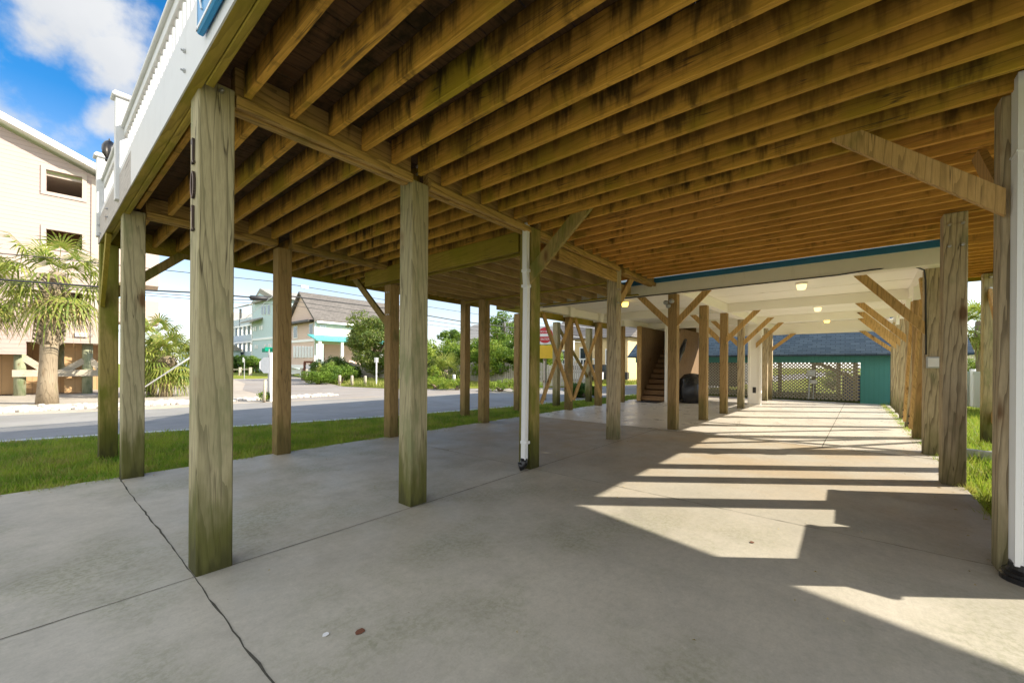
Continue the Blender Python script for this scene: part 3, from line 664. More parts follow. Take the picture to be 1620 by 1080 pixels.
# ------------------------------------------------------------------ downspouts
ds = thing('downspout', 'white square downspout with a jog, strapped beside the mossy middle post', 'downspout', (3.93, 3.08, 0))
m = MB(); w2 = .035
m.bar((3.93, 3.06, 3.07), (3.93, 3.06, 2.45), .07, .065, (1, 0, 0), .006); m.bar((3.93, 3.06, 2.46), (3.93, 3.045, 2.28), .07, .065, (1, 0, 0), .006); m.bar((3.93, 3.045, 2.29), (3.93, 3.065, .13), .07, .065, (1, 0, 0), .006)
m.build('pipe', M['whiteclean'], ds)
for z in (2.46, 2.27, .33):
    m = MB(); m.box(3.89, 3.97, 3.005, 3.10, z, z+.035, .003); m.build('strap', M['whiteclean'], ds)
m = MB(); m.tube([(3.93, 3.065, .15), (3.93, 3.07, .09), (3.91, 3.085, .055), (3.88, 3.11, .045)], [.042, .05, .052, .058], 10); m.build('outlet', M['black'], ds, True)
d2 = thing('downspout', 'ribbed white downspout in front of the right hand post, with black outlet', 'downspout', (3.895, -.875, 0))
m = MB(); n = 60; prof = []
cxm, cym, hw, hd = 3.895, -.875, .066, .075
def ribs(a, b, fix, axis, s):
    out = []
    for i in range(29):
        t_ = i/28; q = a+(b-a)*t_; d_ = .005 if i % 4 in (1, 2) and 3 < i < 26 else 0.0
        out.append((q, fix+s*d_) if axis == 'x' else (fix+s*d_, q))
    return out
prof = ribs(cym+hd, cym-hd, cxm-hw, 'y', 1)+ribs(cxm-hw, cxm+hw, cym-hd, 'x', 1)[1:]+ribs(cym-hd, cym+hd, cxm+hw, 'y', -1)[1:]+ribs(cxm+hw, cxm-hw, cym+hd, 'x', -1)[1:-1]
m.prism([(a, b, .10) for a, b in prof], (0, 0, 3.0)); m.build('pipe', M['whiteclean'], d2)
m = MB(); m.box(cxm-hw-.006, cxm+hw+.006, cym-hd-.006, cym+hd+.006, 2.62, 2.63); m.build('strap', M['whiteclean'], d2)
for z in (2.56, .42):
    m = MB(); m.tube([(cxm-hw-.001, cym+.01, z), (cxm-hw-.006, cym+.01, z)], .012, 8); m.build('screw', M['darkmetal'], d2)
m = MB(); m.lathe((cxm, cym, 0), [(.125, .0), (.125, .03), (.115, .035), (.115, .055), (.10, .06), (.09, .075), (.085, .11)], 24); m.build('outlet', M['black'], d2, False)
# ------------------------------------------------------------------ stilt house
house = thing('stilt_house', 'beach house raised on square posts with white painted underside and blue wall edge', 'house', (13, 2.6, 0))
BB = 2.79
def hp(x0, y0, z1, mat, w_=PW): return post(x0, y0, z1, mat, w_, w_, parent=house)
def rv(u): return -.90-.030*(u-6.55)
def mv(u): return 2.64-.036*(u-8.41)
for u, mt in ((8.58, 'post_tan'), (10.40, 'post_brown'), (12.2, 'post_tan'), (14.15, 'post_tan'), (16.05, 'post_tan'), (17.9, 'post_tan'), (19.1, 'post_tan')): hp(u, rv(u)-.14, BB if u != 10.40 else 2.62, mt)
for u, mt in ((8.41, 'post_brown'), (10.43, 'post_brown'), (12.25, 'post_brown'), (14.23, 'post_tan'), (18.1, 'post_tan'), (19.1, 'post_tan')): hp(u, mv(u), BB, mt, .18)
for u, mt in ((8.45, 'post_brown'), (10.09, 'post_brown'), (11.88, 'post_brown'), (13.62, 'post_brown'), (19.1, 'post_tan')): hp(u, 6.2-.02*(u-10), 2.75, mt, .19 if u < 13 else .16)
for u in (8.45, 10.09, 11.88, 13.62): 
    m = MB(); m.box(u-.03, u+.23, 6.16-.02*(u-10), 6.43-.02*(u-10), 2.74, 3.03, .005); m.build('post_sleeve', M['cream'], house)
for u in (10.40, 12.2, 14.15, 16.05):
    m = MB(); m.box(u-.01, u+.20, rv(u)-.13, rv(u)+.055, 2.55, 2.80, .005); m.build('post_sleeve', M['cream'], house)
m = MB(); m.box(8.30, 8.50, -1.06, 6.44, BB, 3.03, .006); m.build('beam', M['white'], house)
m = MB(); m.box(8.285, 8.48, -1.08, 6.46, 3.031, 3.135, .004); m.build('wall_edge', M['blue'], house)
for u in (12.15, 15.95):
    m = MB(); m.box(u, u+.20, -1.3, 6.2, BB, 3.02, .006); m.build('beam', M['cream'], house)
m = MB(); m.box(19.15, 19.38, -1.4, 6.3, 2.60, 3.02, .006); m.build('beam', M['cream'], house)
for a, b, c, d in ((8.5, mv(8.5)-.03, 12.15, mv(12.15)-.03), (12.35, mv(12.35)-.03, 15.95, mv(15.95)-.03), (16.15, mv(16.15)-.03, 19.15, mv(19.15)-.03)):
    m = MB(); m.bar((a, b+.09, 2.90), (c, d+.09, 2.90), .20, .225, c=.005); m.build('beam', M['cream'], house)
    m = MB(); m.bar((a, rv(a)-.06, 2.90), (c, rv(c)-.06, 2.90), .16, .225, c=.005); m.build('beam', M['cream'], house)
    m = MB(); m.bar((a, 6.33, 2.90), (c, 6.33-.02*(c-10), 2.90), .16, .225, c=.005); m.build('beam', M['cream'], house)
# timber beam outside row X under the white one
m = MB(); m.box(8.5, 13.7, 6.42, 6.50, 2.62, 2.80, .005); m.build('beam', M['rim'], house)
m = MB(); m.box(8.30, 19.38, -1.18, 6.5, 3.022, 3.06); m.build('ceiling', M['cream'], house)
m = MB()
for x in (9.55, 10.85, 13.5, 14.8, 17.3): m.box(x, x+.012, -1.2, 6.2, 3.016, 3.022)
for y in (.9, 4.4): m.box(8.5, 19.15, y, y+.012, 3.0165, 3.0215)
m.build('ceiling_batten', M['white'], house)
# body of the house above (roof, walls) and its windows
m = MB(); m.box(8.49, 19.6, -1.15, 6.5, 3.14, 5.1); m.build('wall', M['paleblue'], house)
m = MB(); m.prism([(8.1, -2.4, 5.1), (8.1, 6.9, 5.1), (8.1, 2.25, 6.9)], (12, 0, 0)); m.build('roof', M['roofblue'], house)
for y in (0, 3.6):
    m = MB(); m.box(8.44, 8.48, y, y+1.6, 3.3, 5.0); m.build('window', M['glass'], house)
# knee braces under the house
def kb(x, y0, z0, y1, z1, mat='brace', wd=.12, th=.045): 
    m = MB(); s = wd/abs((y1-y0))*math.hypot(y1-y0, z1-z0); e = wd/abs((z1-z0))*math.hypot(y1-y0, z1-z0); sg = 1 if y1 > y0 else -1
    m.prism([(x, y0, z0), (x, y1, z1), (x, y1-sg*e, z1), (x, y0, z0+s)], (th, 0, 0)); return m.build('knee_brace', M[mat], house)
kb(8.52, rv(8.6)+.05, 1.80, -.10, 2.785); kb(8.42, mv(8.4)+.18, 2.12, 3.48, 2.785); kb(8.42, mv(8.4), 2.12, 2.00, 2.785)
for u in (12.22, 14.2, 16.02, 19.1):
    zt = 2.785 if u < 19 else 2.62
    kb(u-.05, rv(u)+.05, 1.85, rv(u)+.90, zt); kb(u-.05, mv(u), 1.95, mv(u)-.80, zt)
    if u < 15: kb(u-.05, mv(u)+.18, 1.95, mv(u)+.95, zt)
def kx(y, x0, z0, x1, z1, mat='brace'): return brace_x(y, x0, z0, x1, z1, .12, .045, mat, house)
kx(rv(8.7)-.02, 8.77, 1.9, 9.5, 2.785); kx(rv(12.2)-.02, 12.4, 1.9, 13.1, 2.785)
# long diagonal braces on the inner faces of the right-hand posts
for p_, q_ in (((10.25, -.92, .22), (9.40, -.965, 2.42)), ((11.75, -.965, .20), (10.75, -.985, 2.55))):
    m = MB(); m.bar(p_, q_, .045, .14, (1, 0, 0), .004); bb = m.build('leaning_brace', M['brace'], house)
    for k in (.07, .19):
        m = MB(); c_ = Vector(p_)+(Vector(q_)-Vector(p_))*k*.5; bolt(m, (c_.x, c_.y+.022, c_.z), (0, 1, 0), .022, .01); m.build('bolt', M['darkmetal'], bb)
# X braces on the left row
def xb(xa, xb_, y, z0=.30, z1=2.66):
    m = MB(); m.bar((xa, y, z0), (xb_, y, z1), .04, .125, c=.004); m.build('cross_brace', M['brace'], house)
    m = MB(); m.bar((xa, y-.05, z1), (xb_, y-.05, z0), .04, .125, c=.004); m.build('cross_brace', M['brace'], house)
xb(8.62, 10.10, 6.17); xb(10.26, 11.9, 6.17)
m = MB(); m.bar((11.2, 7.35, 2.6), (13.2, 7.35, .9), .04, .12); m.build('cross_brace', M['brace_green'], deck)
# white boxed chase with a small vent
ch = thing('pipe_chase', 'square white boxed column with a small brown vent near its foot', 'boxed column', (16.1, 2.4, 0))
m = MB(); m.box(16.1, 16.42, 2.24, 2.60, 0, 2.79, .006); m.build('box', M['cream'], ch)
m = MB(); m.box(16.07, 16.10, 2.22, 2.29, .0, 2.4, .003); m.box(16.07, 16.10, 2.55, 2.62, 0, 2.4, .003); m.box(16.05, 16.45, 2.20, 2.64, 2.42, 2.66, .01); m.build('trim', M['cream'], ch)
m = MB(); m.box(16.085, 16.10, 2.37, 2.47, .40, .60); m.build('vent', M['darkmetal'], ch)
# ceiling lights
def clight(x, y, z, mat, lab):
    o = thing('ceiling_light', lab, 'ceiling light', (x, y, z), 'globe lights on the white ceiling')
    m = MB(); m.lathe((x, y, z-.03), [(.10, 0), (.11, .015), (.11, .03)], 16); m.build('base', M['white'], o)
    m = MB(); m.lathe((x, y, z-.14), [(.035, 0), (.07, .01), (.082, .05), (.09, .11)], 16); m.build('diffuser', M[mat], o, True)
clight(10.05, .69, 3.016, 'glow', 'white globe light on the ceiling bay nearest the front beam')
clight(14.2, .60, 3.016, 'glow', 'white globe light in the second ceiling bay, past the first white cross beam')
clight(18.0, .50, 3.016, 'glowy', 'small yellow globe light in the farthest ceiling bay near the blue shingle roof')
clight(10.08, 4.50, 3.016, 'glowy', 'bright yellow globe light behind the front beam, left of the floodlight post')
fl = thing('floodlight', 'cluster of round security lamps at the top of the middle house post', 'floodlight', (8.38, 2.72, 2.66))
m = MB(); m.lathe((8.37, 2.73, 2.60), [(.03, 0), (.045, .01), (.045, .05), (.03, .06)], 10); m.build('base', M['white'], fl)
for dy, dz in ((.09, -.02), (-.02, .0), (.04, -.09)):
    m = MB(); c = Vector((8.36, 2.73+dy, 2.64+dz)); m.tube([c+Vector((0, 0, 0)), c+Vector((-.05, 0, -.01)), c+Vector((-.09, 0, -.02))], [.022, .045, .048], 12); m.build('lamp_head', M['greymetal'], fl, True)
eb = thing('junction_box', 'grey weatherproof outlet box on the second right hand post', 'electrical box', (8.56, rv(8.58)-.05, 1.3))
m = MB(); y = rv(8.58); m.box(8.52, 8.58, y-.13, y+.03, 1.30, 1.47, .008); m.build('box', M['greymetal'], eb); m = MB(); m.box(8.505, 8.52, y-.115, y+.015, 1.32, 1.45, .006); m.build('cover', M['whitemetal'], eb)
m = MB(); m.tube([(8.29, 5.9, 2.785), (8.29, 3, 2.783), (8.29, .1, 2.785), (8.29, -.3, 2.81), (8.35, -.75, 2.82), (8.50, -.90, 2.76), (8.55, -.92, 2.6), (8.55, -.93, 1.5)], .011, 6)
quick('power_cable', m, M['cable'], 'black cable clipped along the bottom of the white front beam', 'cable', (8.3, 0, 2.8), smooth=True)
# ------------------------------------------------------------------ staircase under the house
stc = thing('staircase', 'enclosed wooden staircase with open risers rising under the white ceiling', 'staircase', (14.7, 5.4, 0))
m = MB(); m.box(14.6, 18.9, 5.90, 5.95, 0, 2.80, .004); m.build('side_wall', M['stairwood'], stc)
m = MB(); m.prism([(14.68, 4.98, 0), (18.9, 4.98, 0), (18.9, 4.98, 2.80), (16.4, 4.98, 2.80), (14.68, 4.98, 1.1)], (0, .04, 0)); m.build('side_wall', M['stairwood'], stc)
m = MB(); m.box(18.6, 18.65, 5.02, 5.90, 0, 3.0); m.build('back_wall', M['stairwood'], stc)
for k in range(14):
    x = 14.70+k*.245; z = .20*(k+1)
    if z > 2.75: break
    m = MB(); m.box(x, x+.27, 5.03, 5.895, z-.04, z, .004); t_ = m.build('tread', M['tread'], stc)
    m = MB(); m.box(x+.005, x+.03, 5.03, 5.895, z-.16, z-.042, .003); m.build('riser', M['tread'], t_)
m = MB(); m.box(14.56, 14.62, 5.86, 6.02, 0, 2.8, .004); m.build('door_frame', M['brace'], stc)
m = MB(); m.box(14.56, 14.66, 4.90, 4.985, 0, 2.8, .004); m.build('door_frame', M['cream'], stc)
quick('door_mat', (lambda m: (m.box(14.1, 14.62, 5.1, 5.9, .003, .018, .004), m)[1])(MB()), M['mat'], 'dark doormat at the foot of the wooden stairs', 'doormat', (14.3, 5.5, 0))
m = MB(); m.bar((15.0, 5.06, .95), (15.45, 5.06, 1.4), .02, .03); m.bar((15.0, 5.06, .95), (15.35, 5.06, .95), .02, .03); m.bar((15.35, 5.06, .95), (15.45, 5.06, 1.4), .02, .03)
quick('white_bracket', m, M['whitemetal'], 'small white triangular bracket inside the stair opening', 'bracket', (15.2, 5.06, .95))
tp = thing('covered_grill', 'glossy black tarp covered bulky item beside the staircase wall', 'covered grill', (15.3, 4.2, 0))
m = MB(); vs = []; n = 20
for (r, z) in [(.40, .02), (.44, .12), (.47, .35), (.45, .6), (.40, .85), (.25, 1.02), (.05, 1.06)]:
    for k in range(n):
        a = 2*math.pi*k/n; rr = r*(1+.10*math.sin(a*5+z*3)+.05*math.sin(a*9)); vs.append((15.3+rr*1.1*math.cos(a), 4.25+rr*.95*math.sin(a), z))
m.add(vs, [(i*n+k, i*n+(k+1) % n, (i+1)*n+(k+1) % n, (i+1)*n+k) for i in range(6) for k in range(n)]+[tuple(range(6*n, 7*n))]); m.build('tarp', M['tarp'], tp, True)
m = MB(); m.tube([(14.95, 4.75, 1.15), (15.1, 4.55, 1.9), (15.2, 4.45, 2.3)], [.05, .09, .05], 10); quick('folded_umbrella', m, M['tarp'], 'black folded umbrella leaning against the stair wall above the tarp', 'umbrella', (15, 4.7, 1.1), smooth=True)
# ------------------------------------------------------------------ teal neighbour house with lattice
tl = thing('lattice_house', 'teal boarded house with blue shingle roof and lattice screen behind the carport', 'house', (20.6, 2, 0))
TX = 20.6
LA, LB = hitx(1360, 600, TX).y, hitx(1100, 600, TX).y
m = MB(); m.box(TX, TX+.08, LA-2.6, LA-.02, -.1, 1.50, .0); m.box(TX, TX+.08, LA-2.6, LB+3, 1.50, 1.80); m.build('wall', M['teal'], tl)
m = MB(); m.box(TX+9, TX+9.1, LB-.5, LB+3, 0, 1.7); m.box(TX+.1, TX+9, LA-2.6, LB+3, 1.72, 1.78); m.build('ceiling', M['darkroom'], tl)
m = MB(); m.prism([(TX-.35, LA-2.9, 1.76), (TX-.35, LA-2.9, 1.83), (TX+4.2, LA-2.9, 4.6), (TX+8.8, LA-2.9, 1.83), (TX+8.8, LA-2.9, 1.76)], (0, LB-LA+6.2, 0)); m.build('roof', M['roofblue'], tl)
m = MB(); sp = .13
LH = 1.50
for sgn in (1, -1):
    y = LA-LH
    while y < LB+LH+.2:
        a, b = (y, .0), (y+LH, LH) if sgn > 0 else (y, .0)
        p0 = Vector((0, y, 0)) if sgn > 0 else Vector((0, y+LH, 0)); p1 = Vector((0, y+LH, LH)) if sgn > 0 else Vector((0, y, LH))
        # clip to [LA, LB+.2]
        d = p1-p0; t0, t1 = 0.0, 1.0
        lo, hi = LA, LB+.2
        for bound, s_ in ((lo, 1), (hi, -1)):
            ya, yb = p0.y, p1.y
            if s_ > 0:
                if ya < bound and yb > bound: t0 = max(t0, (bound-ya)/(yb-ya))
                elif yb < bound and ya > bound: t1 = min(t1, (bound-ya)/(yb-ya))
                elif ya <= bound and yb <= bound: t1 = -1
            else:
                if ya < bound and yb > bound: t1 = min(t1, (bound-ya)/(yb-ya))
                elif yb < bound and ya > bound: t0 = max(t0, (bound-ya)/(yb-ya))
                elif ya >= bound and yb >= bound: t1 = -1
        if t1 > t0:
            off = Vector((TX+.02+(0 if sgn > 0 else .012), 0, .0)); m.bar(p0+d*t0+off, p0+d*t1+off, .010, .046, (0, .7, .7) if sgn < 0 else (0, -.7, .7))
        y += sp
m.build('lattice', M['lattice'], tl)
for y in (LA+.05, hitx(1330, 600, TX).y, hitx(1290, 600, TX).y, hitx(1235, 600, TX).y, LB-.4, LB-1.4):
    m = MB(); m.box(TX+.3, TX+.45, y, y+.13, 0, 1.72); m.build('pile', M['post_brown'], tl)
for x in (.35, 5):
    m = MB(); m.bar((TX+x, LA+.2, .9), (TX+x, LA+1.6, 1.6), .05, .1); m.build('knee_brace', M['post_brown'], tl)
mt = thing('electric_meter', 'round glass electric meter box on a leaning grey conduit at the lattice screen', 'electric meter', (TX-.2, 1.4, 0))
a = hitx(1283, 590, TX-.2); m = MB(); m.box(a.x, a.x+.10, a.y-.14, a.y+.14, a.z-.13, a.z+.13, .01); m.build('box', M['greymetal'], mt)
m = MB(); m.tube([(a.x, a.y, a.z), (a.x-.07, a.y, a.z)], .075, 16); m.build('meter_dial', M['glasspale'], mt)
b = hitx(1287, 604, TX-.2); m = MB(); m.box(b.x, b.x+.09, b.y-.11, b.y+.11, b.z-.08, b.z+.08, .008); m.build('lower_box', M['greymetal'], mt)
c = hitx(1279, 633, TX-.2); m = MB(); m.tube([(a.x+.05, a.y+.05, a.z-.12), (c.x, c.y, .0)], .028, 8); m.build('conduit', M['greymetal'], mt)
d = hitx(1286, 632, TX-.2); m = MB(); m.tube([(b.x+.05, b.y, b.z-.07), (d.x+.05, d.y, 0)], .018, 8); m.build('conduit', M['greymetal'], mt)
bb = hitx(1352, 610, TX+2.2); m = MB(); m.prism([(bb.x-.3, bb.y-.45, -.1), (bb.x-.3, bb.y+.38, -.1), (bb.x-.35, bb.y+.42, .95), (bb.x-.35, bb.y-.5, .95)], (.8, 0, 0)); o = quick('storage_bin', m, M['bluebin'], 'dark blue plastic bin seen through the lattice screen', 'storage bin', (bb.x, bb.y, 0))
# ------------------------------------------------------------------ unseen bin shapes and box added to cast shadows on the slab
def occluder_bin(x, y, lab, s=1.0):
    o = thing('bin_occluder', lab, 'wheelie bin', (x, y, -.05), 'unseen shadow casters on the grass by the slab')
    m = MB(); a, b = .24*s, .29*s; vs = [(x+i*a*.85, y+j*b*.85, -.03) for i, j in ((-1, -1), (1, -1), (1, 1), (-1, 1))]+[(x+i*a*1.1, y+j*b*1.1, 1.1*s) for i, j in ((-1, -1), (1, -1), (1, 1), (-1, 1))]
    m.add(vs, [(3, 2, 1, 0), (4, 5, 6, 7), (0, 1, 5, 4), (1, 2, 6, 5), (2, 3, 7, 6), (3, 0, 4, 7)]); m.build('body', M['darkmetal'], o)
    m = MB(); m.box(x-a*1.2, x+a*1.2, y-b*1.25, y+b*1.2, 1.1*s, 1.17*s, .02); m.build('lid', M['black'], o)
    m = MB(); m.tube([(x-a*.8, y+b*1.35, 1.06*s), (x+a*.8, y+b*1.35, 1.06*s)], .02, 8); m.build('handle', M['black'], o)
    for i in (-1, 1):
        m = MB(); m.tube([(x+i*a*.95, y+b*.9, .09), (x+i*a*1.15, y+b*.9, .09)], .12, 14); m.build('wheel', M['black'], o)
occluder_bin(6.35, -1.72, 'unseen bin-shaped shadow caster on the grass nearer the corner post', .98)
occluder_bin(5.66, -1.68, 'unseen bin-shaped shadow caster standing second on the grass beside the ribbed downspout', .92)
m = MB(); m.box(4.32, 5.30, -1.75, -1.32, -.05, 1.12, .02); o = thing('slab_occluder', 'unseen added grey cabinet on the grass behind the right post', 'occluder', (4.8, -1.5, 0)); m.build('body', M['greymetal'], o); m = MB(); m.box(4.30, 5.32, -1.77, -1.30, 1.12, 1.16, .01); m.build('lid', M['greymetal'], o)  # unseen box added to close the dark band across the slab
# low landscape edging on the right lawn
m = MB(); a = Vector((9.3, -1.25, -.02)); b = Vector((8.95, -2.6, -.02)); m.bar(a, b, .10, .16, c=.01)
quick('edging_timber', m, M['greymetal'], 'pale grey edging timber lying across the right lawn', 'edging', (9.1, -1.9, -.05))
# ------------------------------------------------------------------ right background: vinyl fence, palm, roof
vf = thing('vinyl_fence', 'white vinyl panel fence beyond the lawn on the right', 'fence', (20, -3.5, 0))
p0 = Vector((22.5, -2.6, 0)); p1 = Vector((17.0, -4.9, 0)); d = (p1-p0)
m = MB(); m.bar(p0+Vector((0, 0, .55)), p1+Vector((0, 0, .55)), .04, 1.15); m.build('panel', M['whiteclean'], vf)
m = MB(); m.bar(p0+Vector((0, 0, 1.15)), p1+Vector((0, 0, 1.15)), .07, .09); m.build('top_rail', M['whiteclean'], vf)
for k in np.linspace(0, 1, 4):
    q_ = p0+d*k; m = MB(); m.box(q_.x-.07, q_.x+.07, q_.y-.07, q_.y+.07, 0, 1.28, .01); m.build('fence_post', M['whiteclean'], vf)
# ------------------------------------------------------------------ vegetation
def leafcloud(blobs, n, size, flat=.5, shell=.55, aspect=.45):
    """leaf quads on noisy blobs: returns polygon vertex array"""
    tot = sum(b[3]*b[4]+b[3]*b[5] for b in blobs); out = []
    for (x, y, z, rx, ry, rz) in blobs:
        k = int(n*(rx*ry+rx*rz)/max(tot, 1e-6)) if False else int(n*(rx*(ry+rz))/sum(b[3]*(b[4]+b[5]) for b in blobs))
        u_ = RNG.normal(size=(k, 3)); u_ /= np.linalg.norm(u_, axis=1)[:, None]
        rad = shell+(1-shell)*RNG.uniform(0, 1, k)**.5
        lump = 1+.22*np.sin(u_[:, 0]*5+x*3)*np.sin(u_[:, 1]*6+y*2)+.15*np.sin(u_[:, 2]*9+z*5)
        c = np.array([x, y, z])+u_*(rad*lump)[:, None]*np.array([rx, ry, rz])
        nrm = u_+RNG.normal(0, .55, (k, 3)); nrm /= np.linalg.norm(nrm, axis=1)[:, None]
        a = np.cross(nrm, RNG.normal(size=(k, 3))); a /= np.linalg.norm(a, axis=1)[:, None]; b = np.cross(nrm, a)
        s = size*RNG.uniform(.6, 1.4, k)[:, None]
        out.append(np.stack([c-a*s, c-b*s*aspect, c+a*s, c+b*s*aspect], 1).reshape(-1, 3))
    return np.concatenate(out)
def clumps(cx, cy, z0, z1, rx, ry, n, r):
    bl = []
    for i in range(n):
        a = random.uniform(0, 2*math.pi); q_ = random.uniform(.15, .85)**.6; z = random.uniform(z0+r*.6, z1-r*.6)
        t_ = (z-z0)/(z1-z0); env = math.sin(math.pi*min(max(t_*.82+.16, .05), .97))**.6
        s = r*random.uniform(.65, 1.3); bl.append((cx+math.cos(a)*q_*rx*env, cy+math.sin(a)*q_*ry*env, z, s, s, s*.75))
    return bl
def tree(name, label, cat, x, y, h, rx, mat, n=9000, leaf=.07, z0=None, trunk=.09, nb=22, group=None, ry=None, gz=0.0, cl=.3):
    o = thing(name, label, cat, (x, y, gz), group); z0 = h*.3 if z0 is None else z0
    bl = clumps(x, y, gz+z0, gz+h, rx, ry or rx, nb, rx*cl+.1)
    npmesh('crown', leafcloud(bl, n, leaf), None, M[mat], o)
    m = MB()
    for i in range(4):
        b = bl[i*len(bl)//5]; m.tube([(x+random.uniform(-.05, .05), y, gz-.1), (x+(b[0]-x)*.3, y+(b[1]-y)*.3, gz+(b[2]-gz)*.5), (b[0], b[1], b[2])], [trunk, trunk*.7, trunk*.25], 7)
    m.build('trunk', M['bark'], o, True); return o
def fan_leaf(out, base, az, el, pet, L, nseg=18, droop=.6, wd=.055, fold=.25):
    base = np.array(base); d = np.array([math.cos(az)*math.cos(el), math.sin(az)*math.cos(el), math.sin(el)])
    side = np.array([-math.sin(az), math.cos(az), 0]); up = np.cross(side, d)*-1; up = np.cross(d, side)
    tip = base+d*pet-np.array([0, 0, pet*.12*droop])
    w2 = .012
    out.append(np.stack([base-side*w2, base+side*w2, tip+side*w2*.6, tip-side*w2*.6]))
    for k in range(nseg):
        f = (k/(nseg-1)-.5)*2; ang = f*2.1
        dd = d*math.cos(ang)+side*math.sin(ang)+up*(-abs(f)*fold); dd /= np.linalg.norm(dd)
        l = L*(1-.25*abs(f))*random.uniform(.85, 1.1); mid = tip+dd*l*.55; end = tip+dd*l-np.array([0, 0, droop*l*random.uniform(.3, .75)])
        pr = np.cross(dd, up); pr /= (np.linalg.norm(pr)+1e-9)
        out.append(np.stack([tip-pr*wd*.25, tip+pr*wd*.25, mid+pr*wd*.5, mid-pr*wd*.5]))
        out.append(np.stack([mid-pr*wd*.5, mid+pr*wd*.5, end+pr*wd*.05, end-pr*wd*.05]))
def palm(label, x, y, h, r, n=28, boots=True, tr=.15, gz=-.05, dead=10, group=None, L=.62, hang=0):
    o = thing('palm_tree', label, 'palm tree', (x, y, gz), group); m = MB()
    lean = .05*h
    pts = [(x+lean*(k/6)**2, y, gz+h*k/6) for k in range(7)]; m.tube(pts, [tr*1.25, tr*1.03, tr*.95, tr, tr*1.2, tr*1.25, tr*.9], 12)
    m.build('trunk', M['pile'] if False else M['boot'], o, True)
    top = Vector(pts[-1])
    if boots:
        m = MB(); rows = int((h*.52)/.14)
        for rr in range(rows):
            z = gz+h*.45+rr*.14; xc = x+lean*((z-gz)/h)**2
            for k in range(9):
                a = 2*math.pi*(k+(rr % 2)*.5)/9+rr*.3; q_ = Vector((math.cos(a), math.sin(a), 0)); c = Vector((xc, y, z))+q_*tr*1.0
                s = random.choice((-1, 1)); tan = Vector((-q_.y, q_.x, 0))
                m.bar(c-tan*s*.04, c+q_*(.05+tr*.35)+tan*s*tr*.55+Vector((0, 0, .20)), .075, .03, q_)
        m.build('leaf_boots', M['boot'], o)
    out = []
    for i in range(n):
        az = i*2.399+random.uniform(-.2, .2); t_ = i/n; el = 1.30-2.25*t_**.75+random.uniform(-.12, .12)
        fan_leaf(out, top+Vector((math.cos(az)*.06, math.sin(az)*.06, -.25*t_)), az, el, r*.52*random.uniform(.8, 1.15), L*random.uniform(.85, 1.15), 18, .50+.75*t_)
    npmesh('crown', np.concatenate(out), None, M['frond'], o)
    if dead:
        out = []
        for i in range(dead):
            az = i*2.399+1; fan_leaf(out, top+Vector((math.cos(az)*.1, math.sin(az)*.1, -.35)), az, -1.0+random.uniform(-.25, .35), r*.5*random.uniform(.7, 1.1), L*.8, 14, 1.2, .03)
        npmesh('dead_fronds', np.concatenate(out), None, M['deadfrond'], o)
    return o
q = G(75, 13.2); palm('tall cabbage palm with shaggy woven trunk in front of the pink building', q.x, q.y, 4.35, 1.75, 30, True, .215, -.05, 16, L=.9)
q = G(-8, 14.2); palm('cabbage palm whose fronds enter from the left edge of the photo', q.x-.6, q.y, 4.1, 1.7, 36, True, .2, -.05, 16, L=.85)
q = G(262, 16.4); palm('short bushy palmetto clump with rough trunk between stones and parking area', q.x, q.y, 1.7, 1.35, 40, True, .20, -.05, 8, L=.75)
q = G(240, 17.5); palm('taller palmetto behind the short clump, reaching toward the pink balconies', q.x, q.y, 2.6, 1.2, 26, False, .16, -.05, 8, L=.7)
q = G(226, 16.2); palm('tiny palmetto seedling at the foot of the palm clump', q.x, q.y, .25, .5, 10, False, .05, -.05, 0, L=.4)
q = G(705, 26); palm('grey green fan palm leaning out in front of the hedge', q.x, q.y, 1.0, 1.5, 30, False, .12, .0, 6, L=1.0)
q = G(516, 30); palm('spiky low palmetto in front of the scalloped fence', q.x, q.y, .5, 1.1, 20, False, .1, .2, 3, L=.7)
q = P(1555, 500, 19); palm('palm with drooping brown skirt beyond the white vinyl fence', q.x+.5, q.y, 3.6, 1.4, 34, False, .14, 0, 14, L=.8)
# cedar, bushes, hedge row
def tr(name, lab, cat, px, d, h, r, mat, **k):
    q_ = G(px, d); return tree(name, lab, cat, q_.x, q_.y, h, r, mat, **k)
tr('cedar_tree', 'spreading cedar with rusty patches beside the cream house', 'tree', 587, 34, 5.6, 2.7, 'leafc', n=17000, leaf=.10, z0=.4, nb=30, trunk=.2)
tr('shrub', 'dark rounded shrub in front of the teal porch roof', 'shrub', 525, 33.5, 2.0, 1.7, 'leafd', n=7000, leaf=.07, z0=.1, nb=14)
tr('shrub', 'dark shrub against the fence left of the cedar trunk', 'shrub', 556, 33, 1.6, 1.1, 'leafd', n=5000, leaf=.07, z0=.0, nb=10)
tr('shrub', 'bright green spreading shrub in front of the scalloped fence', 'shrub', 538, 28.5, 1.35, 1.5, 'leaf', n=8000, leaf=.055, z0=.05, nb=16)
tr('shrub', 'low tangled shrub at the street corner beside the notice board', 'shrub', 503, 27, .9, 1.1, 'leaf', n=4000, leaf=.05, z0=.0, nb=10)
labs = ['yellow green hedge tree showing left of the slim post', 'yellow green hedge tree behind the fan palm', 'broad hedge tree filling the gap between the two slim posts', 'yellow hedge tree right of the two slim posts', 'hedge tree just left of the white downspout', 'hedge tree seen past the mossy post', 'hedge tree behind the first cross brace', 'hedge tree behind the fan palm on its left side']
